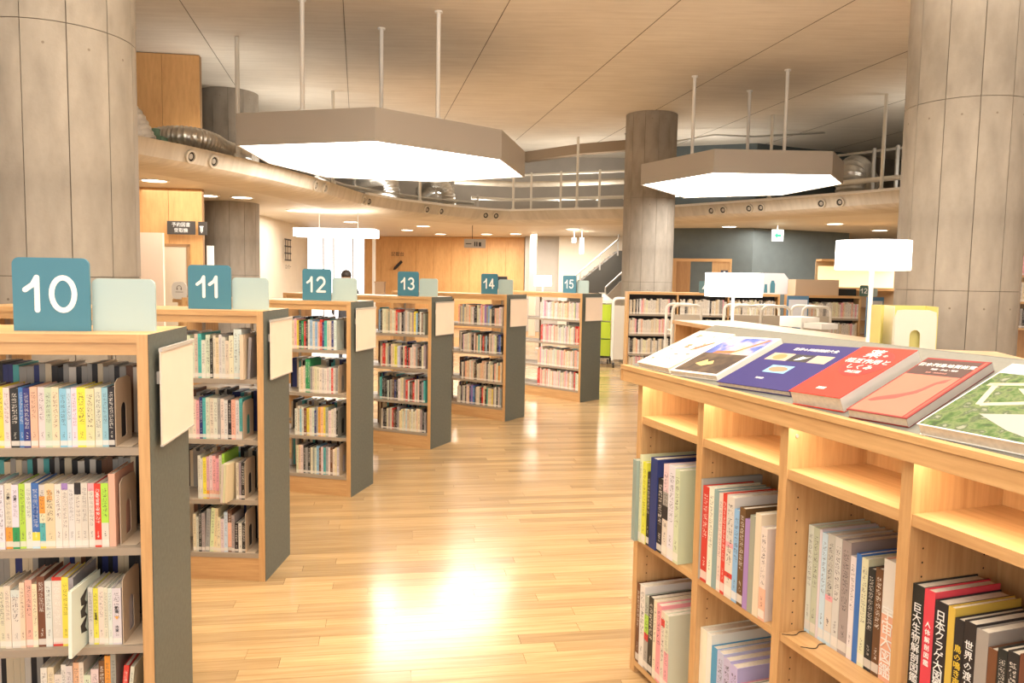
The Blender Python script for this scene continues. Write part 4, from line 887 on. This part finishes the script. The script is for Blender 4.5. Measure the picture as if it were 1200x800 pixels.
def drum_lamp(label, x, y, z0, z1, r, zbase, rb):
    t = thing('drum_lamp', label, 'lamp', (x, y, zbase), 0, 'white drum-shade lamps')
    h0, h1 = z0 - zbase, z1 - zbase
    obj('lamp_shade', MB().lathe([(r, h0), (r, h1)], 40).lathe([(r, h1), (0, h1)], 40).lathe([(0, h0 + .01), (r, h0 + .01)], 40), shadem, t, True)
    obj('pole', MB().tube([(0, 0, .01), (0, 0, h0 + .01)], .017, 12), whitem, t, True); obj('base', MB().lathe([(0, 0), (rb, 0), (rb, .012), (0, .014)], 24), whitem, t, True)
drum_lamp('white drum lamp with thin pole in front of the right pillar', 2.83, 6.15, 1.757, 1.984, .275, 1.165, .12)
drum_lamp('lower white drum lamp glowing left of the slate wall display', 2.51, 8.85, 1.475, 1.74, .318, 1.16, .12)
drum_lamp('tiny glowing drum lamp far behind bookcase fourteen', .69, 18.0, 1.46, 1.70, .20, 0, .15)
wt = mat('truck_white', (.80, .77, .70), .4)
def truck(label, x, y, rz, w=.42, d=.5, H=1.29, panels=True):
    t = thing('book_truck', label, 'book truck', (x, y, 0), rz, 'white book trucks')
    def loop(yy):
        p = [(-w / 2, yy, .14), (-w / 2, yy, H - .08)] + [(-w / 2 + .08 - .08 * math.cos(a), yy, H - .08 + .08 * math.sin(a)) for a in (PI / 6, PI / 3, PI / 2)] + [(w / 2 - .08 + .08 * math.sin(a), yy, H - .08 + .08 * math.cos(a)) for a in (0, PI / 6, PI / 3, PI / 2)] + [(w / 2, yy, .14)]
        return MB().tube(p, .02, 8)
    obj('frame', loop(0), wt, t, True); obj('frame', loop(d), wt, t, True)
    obj('side_sheet', MB().box(-w / 2 + .02, w / 2 - .02, -.006, .006, .16, H - .13), mat('truck_sheet', (.55, .50, .42), .5), t)
    for z in (.18, .55, .92): obj('tray', MB().box(-w / 2 + .02, w / 2 - .02, .01, d - .01, z, z + .015), wt, t)
    for cx_ in (-w / 2 + .03, w / 2 - .03):
        for cy_ in (.04, d - .04):
            cs = obj('castor', MB().tube([(cx_ - .012, cy_, .05), (cx_ + .012, cy_, .05)], .05, 14), black, t, True); obj('fork', MB().box(cx_ - .02, cx_ + .02, cy_ - .015, cy_ + .015, .085, .14), galv, cs)
truck('white-framed book truck parked beside bookcase fifteen', 2.02, 14.35, -.1, .31)
# crates on a trolley behind bookcase 15
cr = thing('crate_trolley', 'tall stack trolley of lime green crates behind bookcase fifteen', 'trolley', (1.70, 15.0, 0), -.3)
lime = mat('lime_plastic', (.50, .66, .04), .4)
for k in range(3): c_ = obj('crate', MB().box(-.2, .2, 0, .35, .16 + k * .34, .47 + k * .34).box(-.21, .21, -.01, .36, .44 + k * .34, .475 + k * .34), lime, cr)
obj('lid_sack', MB().lathe([(.2, 1.18), (.21, 1.24), (.12, 1.30), (.05, 1.36), (.08, 1.38)], 12, 0, (0, .17, 0)), wt, cr, True)
obj('base', MB().box(-.2, .2, 0, .35, .12, .15), black, cr)
for cx_ in (-.16, .16): obj('castor', MB().tube([(cx_ - .012, .04, .05), (cx_ + .012, .04, .05)], .05, 14).tube([(cx_ - .012, .31, .05), (cx_ + .012, .31, .05)], .05, 14), black, cr, True)
for i, (x, y) in enumerate([(2.45, 10.9), (3.32, 11.0), (3.75, 11.05), (4.35, 11.1)]):
    truck('white book truck behind the counter, ' + ['leftmost, left of the glowing drum', 'second from the left, right of the glowing drum', 'third from the left', 'rightmost, before the blue notice'][i], x, y, 0, .40, .45, 1.30)
tag(obj('paper_stack', MB().box(0, .34, 0, .25, 0, .11).box(.36, .62, .02, .24, 0, .06), white, loc=(3.0, 8.7, 1.16), rot=(0, 0, -1.2)), 'white papers stacked on the counter by the trucks', 'papers')
# far right bookcase range with books
def range_case(label, x0, y0, x1, y1, nshelf, L_=None, H=1.45):
    L = math.hypot(x1 - x0, y1 - y0); rz = math.atan2(y1 - y0, x1 - x0)
    t = thing('low_bookcase', label, 'bookcase', (x0, y0, 0), rz)
    obj('top_board', MB().box(0, L, 0, .4, H - .04, H), oakx, t); obj('end_panel', MB().box(0, .03, 0, .4, 0, H - .04), oakz, t); obj('end_panel', MB().box(L - .03, L, 0, .4, 0, H - .04), oakz, t)
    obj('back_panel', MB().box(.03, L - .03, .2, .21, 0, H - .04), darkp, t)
    n_ = round(L / .9)
    for k in range(1, n_): obj('divider', MB().box(k * L / n_ - .012, k * L / n_ + .012, .01, .2, 0, H - .04), oakz, t)
    for z in SH: obj('shelf', MB().box(.03, L - .03, .01, .2, z - .03, z), shelfm, t)
    w_ = Matrix.Translation((x0, y0, 0)) @ Matrix.Rotation(rz, 4, 'Z')
    for z in SH:
        x = .04
        while x < L - .06:
            k = R_.choice('wcPwWcwpwcGwwYk'); w = R_.uniform(.018, .03); h = R_.uniform(.22, .26)
            if not any(abs(x + w / 2 - q * L / n_) < .03 for q in range(1, n_)):
                Mx = w_ @ Matrix.Translation((x, .02, z)); book_cover(book_far, w, .14, h, PAL[k], R_.random() * 7, None, Mx); book_far.box(.002, w - .002, .003, .136, .003, h - .003, 0, Mx, (.78, .7, .58))
            x += w + .001
range_case('low oak bookcase range running across behind the book trucks', 1.86, 12.6, 4.30, 12.5, 4)
range_case('low oak bookcase right of the blue notice, below the tan box', 4.42, 12.2, 5.50, 12.25, 4)
bluem = mat('blue_board', (.10, .22, .36), .5); icewhite = mat('ice_white', (.72, .74, .80), .4)
for lab, x, y, w in (('blue board with blank white sheet left of the low bookcase books', 4.28, 12.1, .33), ('narrow blue board with white sheet at the right end of the low bookcase', 5.52, 12.1, .26)):
    t = thing('notice_stand', lab, 'notice stand', (x, y, 0)); obj('board', MB().box(0, w, 0, .03, 0, 1.44), bluem, t); obj('sheet', MB().box(.02, w - .02, -.004, 0, .95, 1.38), icewhite, t)
tb = thing('picture_board', 'white picture board with two small standing figures on the low bookcase', 'board', (3.78, 12.65, 1.45))
obj('board', MB().prism([(0, 0), (.72, 0), (.72, .22), (.62, .34), (.06, .34), (0, .27)], 0, .02, 0, XZ), icewhite, tb)
obj('figure_print', MB().prism([(.30, .02), (.36, .02), (.35, .16), (.31, .16)], -.002, 0, 0, XZ).prism([(.40, .02), (.48, .02), (.48, .16), (.46, .22), (.42, .22), (.40, .16)], -.002, 0, 0, XZ), teal, tb)
obj('lettering_bars', MB().box(.06, .14, -.002, 0, .27, .278).box(.06, .12, -.002, 0, .25, .257).box(.06, .13, -.002, 0, .23, .237), bluep, tb)
kb = tag(obj('carton', MB().box(0, .68, 0, .35, 0, .245).box(0, .68, .17, .18, .245, .247), mat('tan_card', (.50, .36, .24), .7), loc=(4.45, 12.25, 1.45)), 'wide tan cardboard box on top of the low bookcase', 'box')
tag(obj('black_box', MB().box(0, .27, 0, .25, 0, .11).box(.01, .26, -.004, 0, .02, .09), black, loc=(5.16, 12.3, 1.45)), 'flat black box beside the tan cardboard box', 'box')
gs = thing('small_sign', 'small dark green sign beside the flat black box', 'sign', (5.39, 12.08, 1.45)); obj('plate', MB().prism(rrect(.13, .17, .02), 0, .012, 0, XZ), mat('green_sign', (.09, .17, .15), .5), gs); number('12', .07, gs, .065, .05, -.001)
ps = thing('blank_sign', 'pale sign plate right of the small dark green sign', 'sign', (5.53, 12.05, 1.45)); obj('plate', MB().prism(rrect(.12, .13, .02), 0, .012, 0, XZ), pale, ps)
g2 = thing('small_sign', 'small slate sign left of the glowing drum lamp', 'sign', (3.0, 12.55, 1.45)); obj('plate', MB().prism(rrect(.16, .19, .02), 0, .012, 0, XZ), mat('slate_sign', (.10, .18, .19), .5), g2); text('▲', .09, whitep, g2, (.09, -.001, .09))
# yellow file box behind the slope
yf = thing('file_box', 'yellow and white magazine file standing behind the display shelf', 'file box', (1.67, 3.52, 0), -.2)
yel = mat('yellow_card', (.74, .66, .22), .5); crm = mat('cream_card', (.84, .76, .64), .5)
YF = Matrix.Translation((0, 0, 0))
# its stand
obj('pedestal', MB().box(-.05, .30, .0, .22, 0, 1.30), greylam, yf)
obj('side_board', MB().box(0, .004, 0, .17, 1.3005, 1.55), yel, yf); obj('divider_board', MB().box(.055, .059, 0, .17, 1.3005, 1.55), crm, yf)
obj('back_board', MB().box(0, .24, .166, .17, 1.3005, 1.55), yel, yf); obj('side_board', MB().box(.236, .24, 0, .17, 1.3005, 1.55), yel, yf)
mb = arch_plate(.235, .175, True, .004); fr = obj('front_board', mb, crm, yf); fr.location = (.06, 0, 1.3005); fr.rotation_euler = (0, 0, -PI / 2 + PI); fr.rotation_euler = (0, 0, -PI / 2); fr.location = (.06, .0, 1.3005)
obj('inner_sheet', MB().box(.06, .235, .02, .024, 1.3005, 1.50), yel, yf)
# ---------------------------------------------------------------- signs and far pieces
greysign = mat('grey_sign', (.06, .052, .045), .6)
hs = thing('hanging_sign', 'dark hanging sign reading reserved-book machine in Japanese, by the wood wall', 'sign', (-5.2, 11.72, 2.2))
obj('plate', MB().box(0, .42, 0, .02, 0, .20).box(.18, .24, .02, .10, .08, .12), greysign, hs); text('予約図書', .07, whitep, hs, (.21, -.002, .142)); text('受取機', .07, whitep, hs, (.21, -.002, .058))
h2 = thing('hanging_sign', 'narrow dark sign with white toilet symbol beside the Japanese sign', 'sign', (-4.765, 11.80, 2.2)); obj('plate', MB().box(0, .13, 0, .02, 0, .20), greysign, h2)
obj('symbol', MB().box(.02, .08, -.002, 0, .12, .135).box(.03, .04, -.002, 0, .05, .12).box(.06, .07, -.002, 0, .05, .12).box(.045, .055, -.002, 0, .03, .12), whitep, h2)
h3 = thing('hanging_sign', 'grey hanging sign with toilet symbols before the far wood wall', 'sign', (-1.22, 19.2, 2.35)); obj('plate', MB().box(0, .53, 0, .02, 0, .22), mat('mid_grey_sign', (.40, .36, .31), .5), h3)
obj('symbols', MB().box(.25, .28, -.002, 0, .04, .15).box(.30, .33, -.002, 0, .04, .15).box(.36, .42, -.002, 0, .04, .14), darkp, h3); obj('hanger', MB().tube([(.2, .01, .2), (.2, .01, .55)], .008, 6), darkp, h3)
obj('lettering_bar', MB().box(.04, .18, -.002, 0, .09, .11), darkp, h3)
ex = thing('exit_sign', 'green and white exit direction sign hanging before the slate wall', 'sign', (5.61, 17.0, 2.53)); obj('housing', MB().box(0, .25, 0, .03, 0, .25), mat('exit_face', (.62, .72, .68), .5, emis=(.8, 1, .9), es=.1), ex)
obj('arrow', MB().prism([(.05, .125), (.12, .06), (.12, .1), (.2, .1), (.2, .15), (.12, .15), (.12, .19)], -.004, -.001, 0, XZ), mat('exit_green', (.01, .28, .17), .5), ex); obj('stem', MB().tube([(.12, .015, .25), (.12, .015, .37)], .008, 6), whitem, ex)
# pencil sign and lettering on the far wood wall
sg = thing('wall_sign', 'dark pencil symbol with writing-desk lettering on the far wood wall', 'sign', (-3.92, 25.28, 0), math.atan2(-1.1, 5.24))
text('記載台', .15, darkp, sg, (.18, -.01, 2.32))
PM = Matrix.Translation((.2, 0, 1.98)) @ Matrix.Rotation(-PI / 4, 4, 'Y')
obj('pencil_symbol', MB().prism([(-.16, -.045), (.17, -.045), (.17, .045), (-.16, .045), (-.24, 0)], -.012, -.002, 0, PM @ XZ), darkp, sg)
ls = thing('wall_sign', 'dark lattice locker symbol with lettering on the cream wall', 'sign', (-5.50, 19.0, 0), -PI / 2 + PI + .0); ls.rotation_euler = (0, 0, PI / 2 + .016)
mb = MB()
for k in range(4): mb.box(-.28, .28, -.012, -.002, 1.95 + k * .165, 1.985 + k * .165)
for k in range(3): mb.box(-.2 + k * .2 - .02, -.2 + k * .2 + .02, -.012, -.002, 1.95, 2.48)
obj('lattice_symbol', mb, darkp, ls); text('ロッカー', .13, darkp, ls, (0, -.012, 1.80))
cl = tag(obj('wall_phone', MB().prism(rrect(.2, .34, .09), 0, .06, 0, XZ), white, loc=(-5.46, 16.2, 1.75), rot=(0, 0, PI / 2)), 'white oval wall fitting on the cream wall right of the shaded pillar', 'wall fitting')
obj('grille', MB().box(.06, .14, -.004, 0, .14, .2), galv, cl)
hp = thing('listening_sign', 'white arched card with a small headphone symbol left of sign 11', 'sign', (-3.25, 7.4, 1.385), -.2)
obj('card', MB().prism(rrect(.16, .165, .05), 0, .008, 0, XZ), white, hp); hb_ = MB().box(.052, .064, -.002, 0, .088, .108).box(.096, .108, -.002, 0, .088, .108).box(.04, .12, -.001, 0, .066, .071); stroke(hb_, arc(.08, .105, .026, .024, 0, 180, 8), .005, -.002, 0); obj('symbol', hb_, mat('soft_print', (.25, .22, .2), .6), hp)
obj('stand', MB().box(0, .16, .0085, .10, -.03, 0).box(.05, .11, .02, .08, -1.385, -.03), oakz, hp)
# narrow door / panels on the left wood wall
dd = struct(obj('door_2', MB().box(0, .36, -.06, -.02, 0, 2.02), mat('pale_glass', (.62, .55, .42), .3), loc=(-5.32, 11.83, 0), rot=(0, 0, .13))); obj('door_frame', MB().box(.36, .40, -.07, -.01, 0, 2.06).box(-.02, .40, -.07, -.01, 2.02, 2.06), mat('dark_oak', (.32, .18, .08), .5), dd)
tag(obj('partition', MB().box(0, .5, 0, .05, 0, 2.2), mat('pink_cream', (.78, .63, .50), .6), loc=(-5.58, 11.3, 0)), 'pale pinkish partition panel right of the left pillar', 'partition')
tag(obj('white_post', MB().box(0, .09, 0, .06, 0, 2.05), white, loc=(-4.72, 12.0, 0)), 'white slim post between the wood wall and shaded pillar', 'post')
# pendant line lamp before the window
pl_ = thing('pendant_lamp', 'long flat white pendant lamp in front of the bright window', 'lamp', (-4.38, 15.5, 2.39))
obj('diffuser', MB().box(0, 1.62, 0, .5, 0, .165), shadem, pl_)
for x in (.46, 1.24): obj('cord', MB().tube([(x, .25, .16), (x, .25, .51)], .008, 6), galv, pl_)
# small pendants over the stair
for lab, x, z0, z1, r in (('small round glowing pendant by the stair', 1.60, 2.60, 2.72, .055), ('long glowing tube pendant by the stair', 1.81, 2.30, 2.72, .055)):
    tag(obj('tube_pendant', MB().tube([(0, 0, z0), (0, 0, z1)], r, 14).tube([(0, 0, z1), (0, 0, 2.9)], .006, 6), shadem, smooth=True, loc=(x, 20.8, 0)), lab, 'lamp')
# staircase
stt = thing('staircase', 'dark staircase rising to the right behind the back pillar', 'staircase', (1.55, 21.2, 0))
mb = MB(); mb.prism([(.1, 0), (1.75, 0), (1.75, 2.55), (1.35, 2.5)] if False else [(.0, 0), (1.9, 0), (1.9, 2.42), (1.32, 2.42), (.0, 1.32)], 0, 1.0, 0, XZ); obj('stringer_wall', mb, mat('stair_dark', (.07, .065, .055), .8), stt)
mb = MB()
for k in range(9): mb.box(.0 + k * .147, .147 + k * .147, .05, .95, 1.32 + k * .122, 1.36 + k * .122)
obj('steps', mb, mat('stair_tread', (.16, .12, .09), .7), stt)
obj('handrail', MB().tube([(-.1, 0, 1.50), (1.28, 0, 2.72), (1.3, 0, 2.86)], .02, 8), galv, stt, True)
for x in (.28, .80, 1.28): obj('baluster', MB().box(x - .02, x + .02, -.01, .02, 1.32 + x * .83 - .1, 1.56 + x * .885), galv, stt)
s2 = thing('stair_balustrade', 'lower grey handrail panel beside the back pillar', 'handrail', (2.45, 20.4, 0)); obj('panel', MB().prism([(0, 0), (.9, 0), (.9, 2.0), (.75, 2.0), (0.05, 1.25), (0, 1.25)], 0, .04, 0, XZ), greywall, s2)
obj('handrail', MB().tube([(-.02, 0, 1.2), (-.02, 0, 1.42), (.75, 0, 2.15)], .025, 8), galv, s2, True)
struct(wallseg('wall_c', [(.45, 21.9), (.62, 21.85)], 0, 2.9, .1, creamwall)).name = 'trim_4'
# desk pieces and black monitor beyond bookcases 13 and 14
dk = tag(obj('reading_desk', MB().box(0, 3.2, 0, .8, 1.20, 1.24).box(.0, .04, 0, .8, 0, 1.2).box(3.16, 3.2, 0, .8, 0, 1.2), oakx, loc=(-3.1, 14.6, 0), rot=(0, 0, -.2)), 'oak standing counter far behind bookcases twelve and thirteen', 'counter')
mo = thing('monitor', 'small black monitor back rising behind sign 14', 'monitor', (-.33, 14.9, 0)); obj('screen', MB().box(0, .22, 0, .04, 1.42, 1.66), black, mo); obj('stand', MB().box(.09, .13, .04, .07, 1.2, 1.55).box(.02, .2, 0, .15, 1.19, 1.2).box(.0, .22, 0, .16, 0, 1.19), greylam, mo)
tag(obj('storage_box', MB().box(0, .17, 0, .2, 0, .26).box(-.01, .18, -.01, .21, .26, .28), mat('brown_card', (.35, .22, .12), .7), loc=(-2.62, 14.75, 1.24)), 'small brown box on the far counter left of sign 13', 'box')
# lit wall shelf at the far right and tall bookcase past the right pillar
lb = thing('lit_wall_shelf', 'glowing yellow-lit wall shelf behind the white drum lamp', 'shelf', (6.4, 16.2, 0))
obj('back_panel', MB().box(0, 1.7, .3, .33, 0, 2.1), mat('shelf_back', (.50, .36, .22), .6), lb); obj('shelf', MB().box(0, 1.7, 0, .3, 1.50, 1.53).box(0, 1.7, 0, .3, 2.1, 2.14), oakx, lb)
obj('lamp_panel', MB().box(.05, 1.65, .27, .299, 1.56, 2.0), emit('yellow_glow', (1, .68, .22), .5), lb)
mb = MB()
for k in range(4): mb.box(0, 1.7, .05, .3, .3 + k * .28, .32 + k * .28)
obj('rack', mb, mat('rack_brown', (.22, .13, .08), .6), lb)
tall = thing('tall_bookcase', 'tall oak bookcase glimpsed past the right pillar', 'bookcase', (4.98, 8.05, 0), -.25)
obj('carcass', MB().box(0, .9, .28, .3, 0, 2.25).box(0, .03, 0, .3, 0, 2.25).box(.87, .9, 0, .3, 0, 2.25).box(0, .9, 0, .3, 2.2, 2.25), oakz, tall)
for z in (.3, .75, 1.2, 1.47, 1.74, 2.0): obj('shelf', MB().box(.03, .87, 0, .28, z, z + .02), oakx, tall)
wt_ = Matrix.Translation((4.98, 8.05, 0)) @ Matrix.Rotation(-.25, 4, 'Z')
for z, ks in ((1.76, 'wpwPwcwwpw'), (1.49, 'pwwcPwGwwc'), (1.22, 'kGcknGkdGk')):
    x = .035
    for k in ks * 3:
        w = R_.uniform(.02, .03)
        if x + w > .86: break
        Mx = wt_ @ Matrix.Translation((x, .02, z)); book_cover(book_far, w, .15, .2, PAL[k], R_.random() * 7, None, Mx); book_far.box(.002, w - .002, .003, .146, .003, .196, 0, Mx, (.78, .7, .58)); x += w + .001
tag(obj('banner', MB().box(0, .12, 0, .02, .0, 1.28), mat('green_black', (.03, .05, .05), .5), loc=(4.72, 7.55, 0), rot=(0, 0, -.3)), 'dark narrow sign panel with pale marks past the right pillar', 'sign')
far = stuff(obj('book', book_far, bookm)); far['label'] = 'distant and rear rows of books on the bookcases'; far['category'] = 'books'
# ---------------------------------------------------------------- person far behind bookcase 12
def person(label, x, y, rz):
    t = thing('person', label, 'person', (x, y, 0), rz)
    V = [(0, 0, .92), (0, 0, 1.12), (0, -.01, 1.32), (0, -.01, 1.44), (0, -.02, 1.50), (.17, 0, 1.38), (.24, .02, 1.12), (.22, -.12, .92), (-.17, 0, 1.38), (-.24, .02, 1.12), (-.22, -.12, .92),
         (.09, 0, .86), (.10, -.01, .48), (.10, .02, .08), (.10, -.14, .04), (-.09, 0, .86), (-.10, -.01, .48), (-.10, .02, .08), (-.10, -.14, .04)]
    E_ = [(0, 1), (1, 2), (2, 3), (3, 4), (3, 5), (5, 6), (6, 7), (3, 8), (8, 9), (9, 10), (0, 11), (11, 12), (12, 13), (13, 14), (0, 15), (15, 16), (16, 17), (17, 18)]
    r = [.14, .13, .15, .08, .05, .06, .045, .03, .06, .045, .03, .09, .06, .04, .035, .09, .06, .04, .035]
    me = bpy.data.meshes.new('body'); me.from_pydata(V, E_, []); o = link('body', me, t); me.materials.append(mat('dark_clothes', (.05, .05, .06), .8))
    sk = o.modifiers.new('skin', 'SKIN')
    for i, v in enumerate(me.skin_vertices[0].data): v.radius = (r[i], r[i] * .8); v.use_root = (i == 0)
    o.modifiers.new('sub', 'SUBSURF').levels = 1; o.modifiers['sub'].render_levels = 1
    hd = MB(); N = 12
    def ell(mb, c, rx, ry, rz_, z0=-1.0):
        for i in range(N):
            for j in range(16):
                q = []
                for (a, b_) in ((i, j), (i, j + 1), (i + 1, j + 1), (i + 1, j)):
                    th_ = PI * a / N; ph = 2 * PI * b_ / 16; zz = math.cos(th_)
                    if zz < z0: zz = z0
                    q.append((c[0] + rx * math.sin(th_) * math.cos(ph), c[1] + ry * math.sin(th_) * math.sin(ph), c[2] + rz_ * zz))
                mb.face(q)
        return mb
    ell(hd, (0, -.03, 1.60), .075, .09, .115); ell(hd, (0, -.12, 1.59), .012, .018, .02); ell(hd, (.078, -.02, 1.60), .01, .02, .03); ell(hd, (-.078, -.02, 1.60), .01, .02, .03)
    obj('head', hd, mat('skin_tone', (.55, .36, .25), .6), t, True)
    obj('hair', ell(MB(), (0, -.005, 1.635), .092, .095, .095, -.35), mat('dark_hair', (.025, .017, .012), .6), t, True)
    fb = MB()
    for s_ in (-.03, .03): ell(fb, (s_, -.112, 1.61), .01, .006, .006)
    obj('eyes', fb, darkp, t, True); obj('mouth', ell(MB(), (0, -.112, 1.55), .022, .006, .006), mat('lip', (.4, .15, .12), .5), t, True)
    return t
p_ = person('dark-haired person seen only as a head between signs 12 and the pale plate', -2.98, 13.9, PI + .3)
